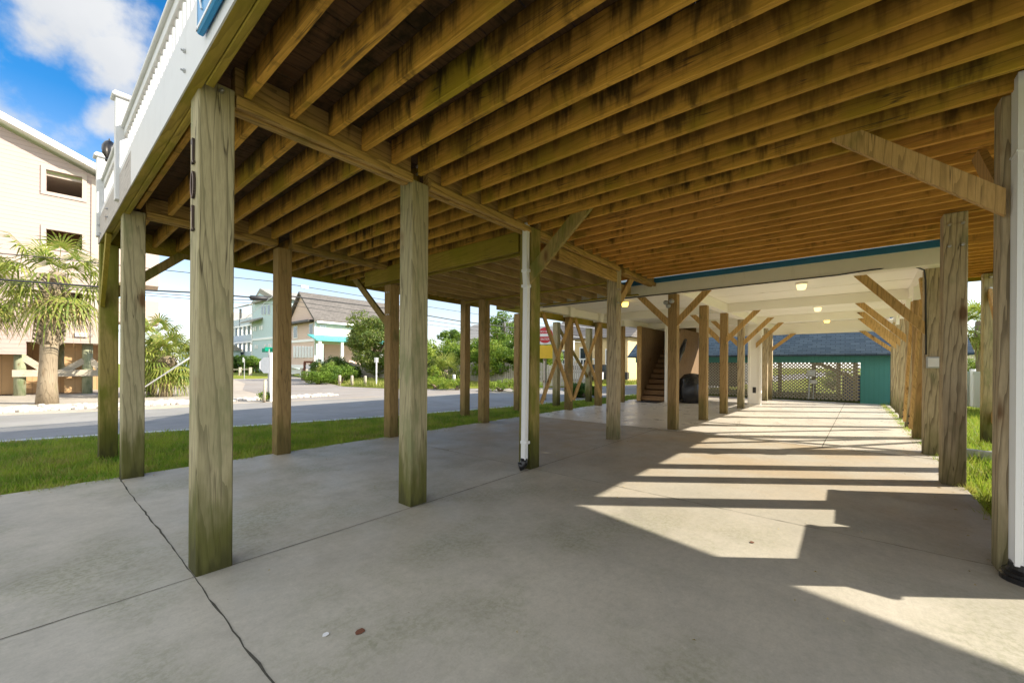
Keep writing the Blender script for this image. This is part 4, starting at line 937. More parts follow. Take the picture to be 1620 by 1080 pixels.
for i, (px, d, h, r, mt) in enumerate(((668, 29, 3.1, 1.9, 'leafy'), (702, 30, 3.3, 2.0, 'leafy'), (745, 29, 3.1, 2.0, 'leaf'), (782, 27, 3.0, 1.7, 'leafy'), (815, 26.5, 3.1, 1.7, 'leaf'), (845, 27, 3.3, 1.6, 'leafy'), (858, 30, 2.6, 1.2, 'leafy'), (640, 33, 4.0, 2.0, 'leaf'))):
    tr('hedge_tree', labs[i], 'tree', px, d, h, r, mt, n=11000, leaf=.075, z0=.5, nb=24, group='hedge trees behind the board fence')
tr('pine_tree', 'open crowned pine rising above the hedge near the downspout', 'tree', 805, 31, 5.4, 2.0, 'leaf', n=7000, leaf=.08, z0=2.9, nb=16, trunk=.12, cl=.2)
tr('pine_tree', 'small pine top poking above the hedge left of the slim posts', 'tree', 712, 33, 4.3, .9, 'leaf', n=2500, leaf=.08, z0=2.8, nb=7, trunk=.08)
tr('shrub', 'pale yellow flowering shrub on the verge by the slim post', 'shrub', 683, 24.5, 1.25, .75, 'leafy', n=4000, leaf=.045, z0=.0, nb=9)
for i, px in enumerate((690, 722, 792, 832)):
    tr('verge_plant', ['leafy low clump under the fan palm', 'leafy low clump left of the slim posts', 'leafy low clump right of the slim posts', 'leafy low clump near the white downspout'][i], 'plant', px, 22.5-i*.8, .55, .8, 'leafy', n=2500, leaf=.04, z0=.0, nb=8, group='low clumps on the verge')
tr('liriope_clump', 'dark strappy plant clump on the lawn behind the cross braces', 'plant', 920, 17.2, .45, .75, 'leafd', n=3000, leaf=.07, z0=.0, nb=8)
for i, px in enumerate((371, 380, 389)):
    tr('clipped_hedge', ['dark clipped hedge block at the far left of the row', 'dark clipped hedge block second in the row', 'dark clipped hedge block touching the round bush'][i], 'hedge', px, 52, 2.4, 1.0, 'leafd', n=5000, leaf=.09, z0=.0, nb=14, group='clipped hedge below the pale blue house')
tr('round_bush', 'round clipped bush in front of the pale blue house', 'bush', 406, 50, 2.5, 1.5, 'leaf', n=8000, leaf=.08, z0=.0, nb=14)
for i, (px, d, h) in enumerate(((1545, 24, 1.9), (1560, 23, 1.7))):
    tr('shrub', ['yellow green shrub above the vinyl fence, left one', 'yellow green shrub above the vinyl fence, right one'][i], 'shrub', px, d, h, .9, 'leafy', n=3500, leaf=.06, z0=.0, nb=10)
tr('shrub', 'round green shrub beyond the lattice screen', 'shrub', 1318, 25, 1.15, .6, 'leaf', n=2500, leaf=.05, z0=.0, nb=8)
# river stones
tmpl = []
for k in range(6):
    bm_ = [(math.cos(a)*random.uniform(.8, 1.1), math.sin(a)*random.uniform(.7, 1.0)) for a in np.linspace(0, 2*math.pi, 7)[:-1]]; tmpl.append(bm_)
sv = []; sf = []; m = MB()
for i in range(2600):
    u = random.uniform(-4.5, 8.5); v0 = 17.3-.10*(u+.5) if u < 3 else 16.9; v = v0+random.uniform(0, 2.1 if u < 3.6 else .9)*random.random()**.5
    s = random.uniform(.04, .105); t_ = random.choice(tmpl); a = random.uniform(0, 6.28); ca, sa = math.cos(a), math.sin(a); zt = random.uniform(.5, .9)*s
    lo = [(u+(p[0]*ca-p[1]*sa)*s, v+(p[0]*sa+p[1]*ca)*s, -.05) for p in t_]; mid = [(p[0]+(0), p[1], -.05+zt*.7) for p in lo]; hi = [(u+(p[0]*ca-p[1]*sa)*s*.55, v+(p[0]*sa+p[1]*ca)*s*.55, -.05+zt) for p in t_]
    m.add(lo+mid+hi, [(k, (k+1) % 6, 6+(k+1) % 6, 6+k) for k in range(6)]+[(6+k, 6+(k+1) % 6, 12+(k+1) % 6, 12+k) for k in range(6)]+[(12, 13, 14, 15, 16, 17)])
tag(m.build('river_stones', M['stone']), 'band of pale rounded stones along the far kerb', 'stones', kind='stuff')
# ------------------------------------------------------------------ buildings in the distance
def wallholes(m, x0, x1, z0, z1, holes, place):
    xs = sorted({x0, x1, *[h for q_ in holes for h in (q_[0], q_[1]) if x0 < h < x1]}); zs = sorted({z0, z1, *[h for q_ in holes for h in (q_[2], q_[3]) if z0 < h < z1]})
    for i in range(len(xs)-1):
        for j in range(len(zs)-1):
            cx_, cz_ = (xs[i]+xs[i+1])/2, (zs[j]+zs[j+1])/2
            if any(h[0] < cx_ < h[1] and h[2] < cz_ < h[3] for h in holes): continue
            place(m, xs[i], xs[i+1], zs[j], zs[j+1])
# pink building across the road; its wall plane is y = YB in a frame turned by -6.4 degrees
ang = R_(-6.4); ex = Vector((math.cos(ang), math.sin(ang), 0)); ey = Vector((-math.sin(ang), math.cos(ang), 0)); OB = G(158, 17.6)
def hb(px, py, dy=0.0):
    r = ray(px, py); o_ = OB+ey*dy; t_ = (o_-C0).dot(ey)/r.dot(ey); h = C0+r*t_; return (h-OB).dot(ex), h.z
pk = thing('pink_building', 'large pink lap sided building on piles with open porch windows, across the road', 'building', OB)
Mb = Matrix(((ex.x, ey.x, 0, OB.x), (ex.y, ey.y, 0, OB.y), (0, 0, 1, 0), (0, 0, 0, 1)))
zr = hb(152, 282)[1]; zl = hb(2, 200)[1]; xl_ = hb(2, 200)[0]; slope = (zl-zr)/(0-xl_)
xrg = -9.0; zrg = zr+slope*9
def rect(x0, y0, x1, y1): a = hb(x0, (y0)); b = hb(x1, y1); return (a[0], b[0], b[1], a[1])
wins = [rect(73, 268, 130, 314), rect(73, 362, 130, 396), rect(73, 459, 130, 478)]
lowx = hb(41, 545)[0]; zlow = hb(100, 542)[1]; zlow2 = hb(10, 560)[1]
m = MB(); P_ = lambda m, a, b, c, d: m.box(a, b, 0, .15, c, d, 0, Mb)
wallholes(m, lowx, 0, zlow, zr-.02, wins, P_); wallholes(m, -12, lowx, zlow2, zr-.02, [], P_)
m.prism([Mb @ Vector(p) for p in ((0, 0, zr-.02), (xrg, 0, zrg), (-12, 0, zrg-slope*3), (-12, 0, zr-.02))][::-1], ey*.15); m.build('wall', M['pink'], pk)
m = MB(); m.box(0.0, .10, .0, 9, zlow, zr, 0, Mb); m.build('side_wall', M['pink'], pk)
m = MB(); m.box(-.28, .04, -.04, 0, zlow, zr-.1, 0, Mb); m.build('corner_trim', M['pinktrim'], pk)
m = MB(); m.prism([Mb @ Vector(p) for p in ((.45, -.5, zr-.05), (xrg, -.5, zrg+.15), (xrg, -.5, zrg+.45), (.45, -.5, zr+.22))], ey*10); m.prism([Mb @ Vector(p) for p in ((xrg, -.5, zrg+.15), (-19, -.5, zr-.05), (-19, -.5, zr+.22), (xrg, -.5, zrg+.45))], ey*10); m.build('roof', M['whiteclean'], pk)
m = MB(); m.box(-12, 0, 2.6, 2.7, 0, zr, 0, Mb); m.build('inner_wall', M['panel'], pk)
for i, h in enumerate(wins):
    m = MB(); t_ = .14
    for a in ((h[0]-t_, h[1]+t_, h[3], h[3]+t_), (h[0]-t_, h[1]+t_, h[2]-t_, h[2]), (h[0]-t_, h[0], h[2], h[3]), (h[1], h[1]+t_, h[2], h[3])): m.box(a[0], a[1], -.035, 0, a[2], a[3], 0, Mb)
    wo_ = m.build('window', M['pinktrim'], pk)
    m = MB(); m.box(h[0]-.2, h[1]+.2, .2, 2.6, h[2]-.35, h[2]-.25, 0, Mb); m.build('porch_floor', M['pinktrim'], wo_)
    m = MB(); m.box(h[0]+.2, h[1]-.3, 2.45, 2.59, h[2]-.2, h[2]+.65, 0, Mb); m.build('sliding_door', M['whiteclean'], wo_)
m = MB(); m.box(-12, 0, .15, 3, zr-.3, zr-.2, 0, Mb); m.build('porch_ceiling', M['pinktrim'], pk)
m = MB(); m.box(lowx, 0, .15, 2.6, zlow, zlow+.08, 0, Mb); m.build('porch_ceiling', M['pinktrim'], pk)
for a, b, z0_, z1_ in ((228, 252, 400, 452), (228, 252, 476, 512)):
    x0_, zt = hb(160, z0_-5); x1_, zb = hb(b, z1_); m = MB(); m.box(.1, x1_, .3, 2.2, hb(b, z1_)[1], hb(b, z0_)[1], 0, Mb); m.build('balcony', M['panel' if False else 'pinktrim'], pk)
m = MB(); m.box(-12, -.4, 1.2, 1.32, 0, .75, 0, Mb); m.box(-3.2, -2.5, .9, 1.2, 0, 2.4, 0, Mb); m.box(-1.1, -.55, .7, 1.2, 0, 2.4, 0, Mb); m.build('ground_wall', M['panel'], pk)
for px in (28, 137, 88):
    xx = hb(px, 600)[0]; m = MB(); c_ = Mb @ Vector((xx, .45 if px != 88 else 2.0, 0)); m.tube([(c_.x, c_.y, -.1), (c_.x, c_.y, zlow+.1)], .17, 14); m.build('pile', M['pile'], pk, True)
m = MB(); x0_ = hb(17, 590)[0]; m.box(x0_, .5, .18, .26, hb(60, 596)[1], hb(60, 585)[1], .01, Mb); m.build('rail', M['weathered'], pk)
for a, b in (((34, 565), (76, 590)), ((132, 570), (98, 588)), ((140, 568), (160, 585))):
    pa = hb(*a); pb = hb(*b); m = MB(); m.bar(Mb @ Vector((pa[0], .35, pa[1])), Mb @ Vector((pb[0], .35, pb[1])), .06, .24, (0, 0, 1)); m.build('cross_brace', M['weathered'], pk)
a = hb(119, 526); b = hb(139, 533); sgb = thing('name_board', 'small white name board on the pink siding above the piles', 'sign', Mb @ Vector((a[0], -.05, b[1])))
m = MB(); m.box(a[0], b[0], -.09, -.02, b[1], a[1], .004, Mb); m.build('board', M['whiteclean'], sgb)
def text3d(body, size, M4, mat, parent, name='lettering', ext=.004, shear=0.0, align='LEFT'):
    fc = bpy.data.curves.new(name, 'FONT'); fc.body = body; fc.size = size; fc.extrude = ext; fc.shear = shear; fc.align_x = align; fc.resolution_u = 3
    fo = bpy.data.objects.new(name, fc); COL.objects.link(fo); bpy.context.view_layer.update()
    me = bpy.data.meshes.new_from_object(fo.evaluated_get(bpy.context.evaluated_depsgraph_get())); me.transform(Matrix.Translation(-parent_world(parent)) @ M4)
    bpy.data.objects.remove(fo); bpy.data.curves.remove(fc); lo_ = bpy.data.objects.new(name, me); me.materials.clear(); me.materials.append(mat); COL.objects.link(lo_); lo_.parent = parent; return lo_
text3d("Beach 02", .14, Matrix(((ex.x, 0, -ey.x, (Mb @ Vector((a[0]+.06, -.092, 0))).x), (ex.y, 0, -ey.y, (Mb @ Vector((a[0]+.06, -.092, 0))).y), (0, 1, 0, b[1]+.05), (0, 0, 0, 1))), M['greymetal'], sgb)
# generic axis aligned block with windows on its -u (normal -x) and -v (normal -y) faces
def win_y(px0, py0, px1, py1, Y):       # on a plane y = Y
    a_ = hity(px0, py0, Y); b_ = hity(px1, py1, Y); return min(a_.x, b_.x), max(a_.x, b_.x), min(a_.z, b_.z), max(a_.z, b_.z)
def win_x(px0, py0, px1, py1, X):
    a_ = hitx(px0, py0, X); b_ = hitx(px1, py1, X); return min(a_.y, b_.y), max(a_.y, b_.y), min(a_.z, b_.z), max(a_.z, b_.z)
def addwin_y(parent, r, Y, gm='glass', tm='whiteclean', fr=.10, name='window'):
    m = MB(); m.box(r[0]-fr, r[1]+fr, Y-.06, Y, r[2]-fr, r[3]+fr); w_ = m.build(name, M[tm], parent); m = MB(); m.box(r[0], r[1], Y-.075, Y-.06, r[2], r[3]); m.build('pane', M[gm], w_)
def addwin_x(parent, r, X, gm='glass', tm='whiteclean', fr=.10, name='window'):
    m = MB(); m.box(X-.06, X, r[0]-fr, r[1]+fr, r[2]-fr, r[3]+fr); w_ = m.build(name, M[tm], parent); m = MB(); m.box(X-.075, X-.06, r[0], r[1], r[2], r[3]); m.build('pane', M[gm], w_)
# peach and cream house
cp = G(498, 41); ph = thing('peach_house', 'two storey house with peach end wall, cream front and brown shingle roof', 'house', cp)
PXc, PYc = cp.x, cp.y; zt = hity(498, 507, PYc).z; yl = hitx(452, 520, PXc).y; zbot = hitx(480, 577, PXc).z
m = MB(); m.box(PXc, PXc+.2, PYc+.2, yl, zbot, zt); ypk = hitx(477, 466, PXc).y; zpk = hitx(477, 466, PXc).z
m.prism([(PXc, PYc, zt), (PXc, ypk*2-PYc, zt), (PXc, ypk, zpk)], (.2, 0, 0)); m.build('end_wall', M['peach'], ph)
m = MB(); m.box(PXc+.0, PXc+12.2, PYc, PYc+.2, zbot+2.2, zt); m.build('front_wall', M['creamsiding'], ph)
m = MB(); m.box(PXc+2, PXc+12.2, PYc+2.2, PYc+2.4, zbot, zbot+2.4); m.build('porch_wall', M['peach'], ph)
m = MB(); e_ = .5; yy = ypk*2-PYc
m.prism([(PXc-.3, PYc-e_, zt-.15), (PXc-.3, ypk, zpk+.05), (PXc-.3, ypk, zpk+.3), (PXc-.3, PYc-e_, zt+.12)], (13, 0, 0)); m.prism([(PXc-.3, yy+e_, zt-.15), (PXc-.3, ypk, zpk+.05), (PXc-.3, ypk, zpk+.3), (PXc-.3, yy+e_, zt+.12)], (13, 0, 0)); m.build('roof', M['roofbrown'], ph)
m = MB(); m.box(PXc-.7, PXc, PYc, yl, zt-.12, zt+.08); m.build('pent_roof', M['darkmetal'], ph)
m = MB(); m.box(PXc-.05, PXc+12.6, PYc-.55, PYc-.45, zt-.25, zt-.05); m.box(PXc-.06, PXc, PYc, yl, hitx(480, 541, PXc).z, hitx(480, 537, PXc).z); m.box(PXc-.08, PXc+.1, PYc-.08, PYc, zbot, zt); m.box(PXc-.1, PXc+10, PYc-.1, yl, zbot-.35, zbot); m.build('trim', M['whiteclean'], ph)
for r in ((465.5, 517, 470.5, 534), (490.5, 513, 495.5, 531)): addwin_x(ph, win_x(*r, PXc), PXc)
for k in range(7): addwin_x(ph, win_x(465+k*4.6, 548+.1*k, 468+k*4.6, 565, PXc), PXc, 'glasspale', fr=.05)
addwin_y(ph, win_y(507, 515, 514, 530, PYc), PYc, 'glasspale')
a = hity(499, 537, PYc-1.8); m = MB(); m.prism([(a.x, PYc, a.z+.5), (a.x+8, PYc, a.z+.5), (a.x+8, PYc-2, a.z-.1), (a.x, PYc-2, a.z-.1)], (0, 0, .12)); m.prism([(a.x+3.2, PYc-2, a.z-.1), (a.x+7.2, PYc-2, a.z-.1), (a.x+5.2, PYc-2.05, a.z+.75)], (0, 2, 0)); m.build('porch_roof', M['tealroof'], ph)
for k in range(4):
    m = MB(); m.box(a.x+.3+k*2.3, a.x+.55+k*2.3, PYc-1.9, PYc-1.65, 0, a.z-.1); m.build('porch_column', M['whiteclean'], ph)
for y in np.linspace(PYc+.2, yl-.4, 3):
    for x in (PXc+.2, PXc+4): m = MB(); m.box(x, x+.45, y, y+.45, -.1, zbot-.3); m.build('pile', M['whiteclean'], ph)
m = MB(); m.bar((PXc+.3, PYc+.5, zbot-.5), (PXc+.3, yl-.5, .3), .1, .35); m.bar((PXc+.35, PYc+.5, .3), (PXc+.35, yl-.5, zbot-.5), .1, .35); m.build('cross_brace', M['whiteclean'], ph)
# pale blue apartment house
cb_ = G(399, 60); bh = thing('pale_blue_house', 'tall pale blue beach house with stacked porches on its left side', 'house', cb_)
BX = cb_.x; y399 = cb_.y; zt = hitx(399, 481, BX).z; yr = hitx(438, 520, BX).y
m = MB(); m.box(BX, BX+9, yr, y399, 0, zt); m.build('wall', M['paleblue'], bh)
m = MB(); zq = hitx(430, 534.5, BX).z; m.box(BX-.08, BX, yr, y399, zq-.15, zq+.15); m.box(BX-.08, BX+.1, y399-.1, y399+.15, 0, zt); m.build('trim', M['whiteclean'], bh)
pk_ = hitx(411, 456, BX-.5); ya = hitx(397, 483, BX-.5).y; yb_ = 2*pk_.y-ya
m = MB(); m.prism([(BX-.5, ya, zt-.1), (BX-.5, yr-.6, zt-.1), (BX-.5, pk_.y, pk_.z)], (10, 0, 0)); m.build('roof', M['roofpale'], bh)
m = MB(); m.prism([(BX-.54, ya-1.0, zt+.1), (BX-.54, yb_+.8, zt+.1), (BX-.54, pk_.y, pk_.z-.7)], (.03, 0, 0)); m.build('gable', M['paleblue'], bh)
for r in ((414.5, 484, 416.5, 497), (418.5, 484, 421, 497), (424.5, 483, 427.5, 497)): addwin_x(bh, win_x(*r, BX), BX, fr=.05)
for r in ((401, 518, 402.5, 523), (404, 517, 405.5, 523), (411, 516, 412.5, 521), (414, 515.5, 415.5, 521), (403.5, 546, 405, 551), (406.5, 546, 408, 551), (419, 545, 420.5, 548), (425.5, 544, 427, 549), (428.5, 544, 430, 549)): addwin_x(bh, win_x(*r, BX), BX, 'whiteclean', fr=.04)
a0, a1, z0_, z1_ = win_x(395, 511, 416, 507, BX); m = MB(); m.prism([(BX, a0, z1_+.3), (BX, a1, z1_+.3), (BX-1.2, a1, z0_-.2), (BX-1.2, a0, z0_-.2)], (0, 0, .2)); m.build('awning', M['roofpale'], bh)
# porches to the left
yL = hitx(371, 540, BX+.6).y
floors = [hitx(385, p_, BX).z for p_ in (567, 541, 515)]
m = MB()
for z in floors: m.box(BX, BX+4, y399+.1, yL, z-.15, z+.10)
m.build('porch_floor', M['whiteclean'], bh)
for k, y in enumerate(np.linspace(y399+.3, yL-.3, 6)):
    m = MB(); m.box(BX+.05, BX+.35, y-.15, y+.15, 0, floors[2]); m.build('porch_column', M['bluerail'], bh)
for z in floors: m = MB(); m.box(BX+.0, BX+.08, y399+.1, yL, z+.12, z+1.1); m.build('porch_rail', M['bluerail'], bh)
m = MB(); m.box(BX+3.8, BX+4, y399+.1, yL, 0, floors[2]); m.build('porch_wall', M['creamsiding'], bh)
a = hitx(392, 489, BX+1); m = MB(); m.prism([(BX-.5, y399, a.z), (BX-.5, a.y+1.5, a.z), (BX+3, a.y+.2, a.z+1.2), (BX+3, y399, a.z+1.2)], (0, 0, .15)); m.box(BX, BX+.25, a.y+.3, a.y+.6, floors[2], a.z); m.build('porch_roof', M['roofpale'], bh)
# small far roofs
def simple_house(name, lab, px, d, w_, dp, h, rh, wall, roof, rx=True, base=0.0):
    q_ = G(px, d); o = thing(name, lab, 'house', q_); m = MB(); m.box(q_.x, q_.x+dp, q_.y-w_/2, q_.y+w_/2, base, h); m.build('wall', M[wall], o)
    m = MB()
    if rx: m.prism([(q_.x-.4, q_.y-w_/2-.4, h), (q_.x-.4, q_.y+w_/2+.4, h), (q_.x-.4, q_.y, h+rh)], (dp+.8, 0, 0))
    else: m.prism([(q_.x-.4, q_.y-w_/2-.4, h), (q_.x+dp+.4, q_.y-w_/2-.4, h), (q_.x+dp/2, q_.y-w_/2-.4, h+rh)], (0, w_+.8, 0))
    m.build('roof', M[roof], o); return o, q_
simple_house('grey_roof_house', 'distant low house with slate roof between the near posts', 293, 60, 8, 6, 3.3, 2.2, 'paleblue', 'roofpale', False)
simple_house('white_house', 'white gabled house just left of the stacked porches', 366, 75, 7, 8, 8.5, 2.5, 'whitesiding', 'roofpale')
simple_house('far_house', 'far house whose grey roof shows between the two slim posts', 757, 50, 9, 8, 4.6, 2.4, 'whitesiding', 'roofpale', False)
o, q_ = simple_house('yellow_house', 'yellow house with grey roof and small balcony behind the cross braces', 922, 34, 8, 8, 3.6, 2.2, 'yellow', 'roofbrown', False)
m = MB(); m.box(q_.x-1.5, q_.x, q_.y-2.4, q_.y+2.6, .95, 1.1); m.build('balcony', M['brace_green'], o)
m = MB(); m.box(q_.x-1.5, q_.x-1.42, q_.y-2.4, q_.y+2.6, 1.8, 1.9)
for y in np.arange(q_.y-2.4, q_.y+2.6, .25): m.box(q_.x-1.48, q_.x-1.43, y, y+.07, 1.1, 1.8)
for y in (q_.y-2.4, q_.y, q_.y+2.45): m.box(q_.x-1.5, q_.x-1.35, y, y+.15, 0, 3.4)
m.build('balcony_rail', M['whiteclean'], o); addwin_x(o, (q_.y-.8, q_.y+.2, 1.4, 2.8), q_.x)
addwin_x(o, (q_.y-3.2, q_.y-2.2, 1.5, 2.6), q_.x); addwin_x(o, (q_.y+1.6, q_.y+2.6, 1.5, 2.6), q_.x)
o, q_ = simple_house('white_house', 'white house with dark roof and outdoor stair behind the left posts', 985, 36, 9.5, 9, 4.4, 2.3, 'whitesiding', 'roofbrown', False)
for y in (-3, -.5, 2): addwin_x(o, (q_.y+y, q_.y+y+.9, 2.6, 3.8), q_.x)
for y in (-3, 1): addwin_x(o, (q_.y+y, q_.y+y+.9, .7, 1.7), q_.x)
m = MB()
for k in range(9): m.box(q_.x-1.3, q_.x-.2, q_.y+2.5-k*.3, q_.y+2.8-k*.3, .22*k, .22*k+.06)
m.bar((q_.x-1.3, q_.y+2.8, .9), (q_.x-1.3, q_.y+.2, 2.9), .06, .08); m.build('outdoor_stair', M['whiteclean'], o)
simple_house('orange_house', 'house with orange lower wall glimpsed beside the cross braces', 948, 40, 4, 6, 3.6, 1.6, 'peach', 'roofbrown', False)
simple_house('railed_house', 'white house with railed terrace left of the lattice screen', 1128, 40, 7, 8, 5.2, .4, 'whitesiding', 'roofpale')
q_ = P(1550, 552, 40); o = thing('neighbour_house', 'neighbour house with pale grey roof beyond the vinyl fence', 'house', (q_.x, q_.y, 0)); m = MB(); m.box(q_.x, q_.x+8, q_.y-5, q_.y+4, 0, 2.9); m.build('wall', M['creamsiding'], o); m = MB(); m.prism([(q_.x-.5, q_.y-5.5, 2.9), (q_.x-.5, q_.y+4.5, 2.9), (q_.x+4, q_.y+4.5, 4.4), (q_.x+4, q_.y-5.5, 4.4)], (0, 0, .15)); m.build('roof', M['roofpale'], o)
# pickup truck and car among the far houses
def car(name, lab, cat, px, d, L, mat, ang_=.3, pickup=False):
    q_ = G(px, d); o = thing(name, lab, cat, q_); ca, sa = math.cos(ang_), math.sin(ang_)
    def T(x, y, z): return (q_.x+x*ca-y*sa, q_.y+x*sa+y*ca, z)
    prof = [(-L/2, .35), (-L/2, .85), (-L*.30, .95), (-L*.18, 1.40), (L*.12, 1.42), (L*.22, .98), (L/2, .95 if pickup else 1.0), (L/2, .35)]
    m = MB(); m.prism([T(x, -.85, z) for x, z in prof], Vector(T(0, .85, 0))-Vector(T(0, -.85, 0))); m.build('body', M[mat], o)
    m = MB(); m.prism([T(x, -.87, z) for x, z in ((-L*.26, 1.0), (-L*.165, 1.33), (L*.10, 1.35), (L*.17, 1.0))], Vector(T(0, .87, 0))-Vector(T(0, -.87, 0))); m.build('windows', M['glass'], o)
    for x in (-L*.32, L*.32):
        for y in (-.86, .70): m = MB(); m.tube([T(x, y, .33), T(x, y+.16, .33)], .33, 16); m.build('wheel', M['black'], o)
car('parked_pickup', 'pale pickup truck parked under the small balcony behind the cross braces', 'pickup', 900, 30, 5.2, 'whitemetal', 1.9, True)
car('parked_car', 'dark car parked in front of the white house with outdoor stair', 'car', 946, 30, 4.4, 'darkmetal', 1.9)
# ------------------------------------------------------------------ fence with scalloped top, notice board, bollards, signs
sf = thing('board_fence', 'weathered grey board fence with scalloped top behind the verge', 'fence', G(640, 30))
line = [G(528, 36), G(590, 33.5), G(640, 31), G(720, 28), G(800, 26), G(870, 25.5), G(930, 25.5)]
m = MB(); tot = 0; bw = .135; pts = []
for a, b in zip(line[:-1], line[1:]):
    L = (b-a).length; n = int(L/bw)
    for k in range(n): pts.append((a+(b-a)*(k/n), (b-a).normalized(), tot+L*k/n))
    tot += L
for p_, d_, s_ in pts:
    ph_ = (s_ % 2.3)/2.3; top = 1.30+.26*(2*abs(ph_-.5))**1.6+random.uniform(-.015, .015); nr = Vector((-d_.y, d_.x, 0))
    m.bar(p_+Vector((0, 0, .0)), p_+Vector((0, 0, top)), .115, .02, nr)
m.build('boards', M['fence'], sf); m = MB()
for a, b in zip(line[:-1], line[1:]): m.bar(a+Vector((0.05, .05, .9)), b+Vector((.05, .05, .9)), .04, .09); m.bar(a+Vector((0.05, .05, .35)), b+Vector((.05, .05, .35)), .04, .09)
m.build('rail', M['fence'], sf)
for i, (px, d, h, lab) in enumerate(((478, 33, .95, 'short timber bollard at the notice board'), (485, 29, .95, 'short timber bollard beside the palmetto'), (537.5, 25.5, .62, 'short timber bollard left of the three on the verge'), (557, 25, .62, 'short timber bollard in the middle of the verge'), (578, 24.5, .62, 'short timber bollard nearest the white sign post'), (718.5, 23.5, .75, 'white marker stake in the verge near the slim posts'))):
    q_ = G(px, d); m = MB(); m.tube([(q_.x, q_.y, -.1), (q_.x, q_.y, h-.05), (q_.x, q_.y, h)], [.085, .085, .06], 10); quick('bollard', m, M['weathered' if i < 5 else 'whiteclean'], lab, 'bollard', q_, 'short bollards along the verge', True)
nb_ = thing('notice_board', 'brown post notice board with a white panel under the peach house', 'notice board', G(486, 34)); q_ = G(486, 34)
for px in (482, 493): a = G(px, 34); m = MB(); m.box(a.x-.08, a.x+.08, a.y-.08, a.y+.08, -.1, 1.45); m.build('leg', M['redbrown'], nb_)
a, b = G(481, 34), G(495, 34); m = MB(); m.bar(a+Vector((0, 0, 1.5)), b+Vector((0, 0, 1.5)), .12, .16); m.build('beam', M['redbrown'], nb_)
a, b = G(484, 33.9), G(492, 33.9); m = MB(); m.bar(a+Vector((0, 0, .88)), b+Vector((0, 0, .88)), .04, .75); m.build('panel', M['whiteclean'], nb_)
# sign posts
def spost(px, d, h, mat='whitemetal', r=.03): q_ = G(px, d); m = MB(); m.tube([(q_.x, q_.y, -.1), (q_.x, q_.y, h)], r, 8); return m, q_
m, q_ = spost(595.5, 24.2, 1.72, r=.045); o = thing('sign_post', 'slim white sign post seen edge on, on the verge by the board fence', 'sign post', q_); m.build('pole', M['whitemetal'], o); m = MB(); m.bar(q_+Vector((-.02, 0, 1.58)), q_+Vector((.02, .03, 1.58)), .22, .30, (0, 0, 1)); m.build('plate', M['whitemetal'], o)
m, q_ = spost(386.5, 34, 1.75); o = thing('sign_post', 'thin sign post with a small plate in front of the clipped hedge', 'sign post', q_); m.build('pole', M['greymetal'], o); m = MB(); m.box(q_.x-.1, q_.x-.08, q_.y-.12, q_.y+.12, 1.45, 1.85); m.build('plate', M['whitemetal'], o)
D = 14.6; q_ = G(425.5, D); st_ = thing('stop_sign', 'octagonal stop sign seen from its white back, with green street name blades', 'stop sign', q_)
m = MB(); m.tube([(q_.x, q_.y, -.1), (q_.x, q_.y, 1.85)], .035, 8); m.build('pole', M['greymetal'], st_)
q2 = G(430, 14.5); m = MB(); m.box(q2.x-.05, q2.x+.05, q2.y-.05, q2.y+.05, -.1, 1.72); m.build('white_post', M['whitemetal'], st_)
c = P(422, 577.5, D-.1); R8 = .31; fr = Vector((.80, -.60, 0)); nn = Vector((-.60, -.80, 0)); 
m = MB(); m.prism([c+fr*(R8*math.cos(t_))*.82+Vector((0, 0, R8*math.sin(t_))) for t_ in (math.pi/8+k*math.pi/4 for k in range(8))], nn*.012); m.build('octagon', M['whitemetal'], st_)
for a_, z, L_ in ((Vector((.75, .66, 0)), 1.84, .52), (Vector((-.66, .75, 0)), 1.80, .5)):
    m = MB(); m.bar(Vector((q_.x, q_.y, z))-a_*L_*.5, Vector((q_.x, q_.y, z))+a_*L_*.5, .015, .14); m.build('street_name_blade', M['green'], st_)
q_ = G(418, 14.2); m = MB(); m.tube([(q_.x, q_.y, -.1), (q_.x+.03, q_.y, .75)], .05, 10); quick('marker_post', m, M['weathered'], 'leaning white and brown marker post at the foot of the stop sign', 'marker post', q_, smooth=True)
q_ = G(423, 14.6); tree('weed_clump', 'small weedy tuft at the base of the stop sign', 'plant', q_.x, q_.y, .3, .22, 'leafy', n=500, leaf=.04, z0=0, nb=5, trunk=.01)
# do not enter sign
q_ = G(862, 15.9); dn_ = thing('no_entry_sign', 'red and white do not enter sign over a yellow plate on a wooden post', 'road sign', q_)
m = MB(); m.box(q_.x-.05, q_.x+.05, q_.y-.05, q_.y+.05, -.1, 2.75); m.build('pole', M['weathered'], dn_)
nrm = (C0-P(862, 530, 15.9)); nrm.z = 0; nrm.normalize(); nrm = (Matrix.Rotation(-.25, 3, 'Z') @ nrm); sd_ = Vector((-nrm.y, nrm.x, 0))
c = P(862.5, 530, 15.8); m = MB(); m.bar(c-sd_*.34, c+sd_*.34, .015, .72, (0, 0, 1)); m.build('plate', M['whitemetal'], dn_)
m = MB(); m.tube([c+nrm*.008, c+nrm*.016], .31, 28); m.build('red_disc', M['red'], dn_)
m = MB(); m.bar(c+nrm*.02-sd_*.22, c+nrm*.02+sd_*.22, .008, .11, (0, 0, 1)); m.build('white_bar', M['whiteclean'], dn_)
for body, dz in (("DO NOT", .10), ("ENTER", -.20)):
    oo = c+nrm*.02+Vector((0, 0, dz)); text3d(body, .12, Matrix(((sd_.x, 0, nrm.x, oo.x), (sd_.y, 0, nrm.y, oo.y), (0, 1, 0, oo.z), (0, 0, 0, 1))), M['whiteclean'], dn_, align='CENTER')
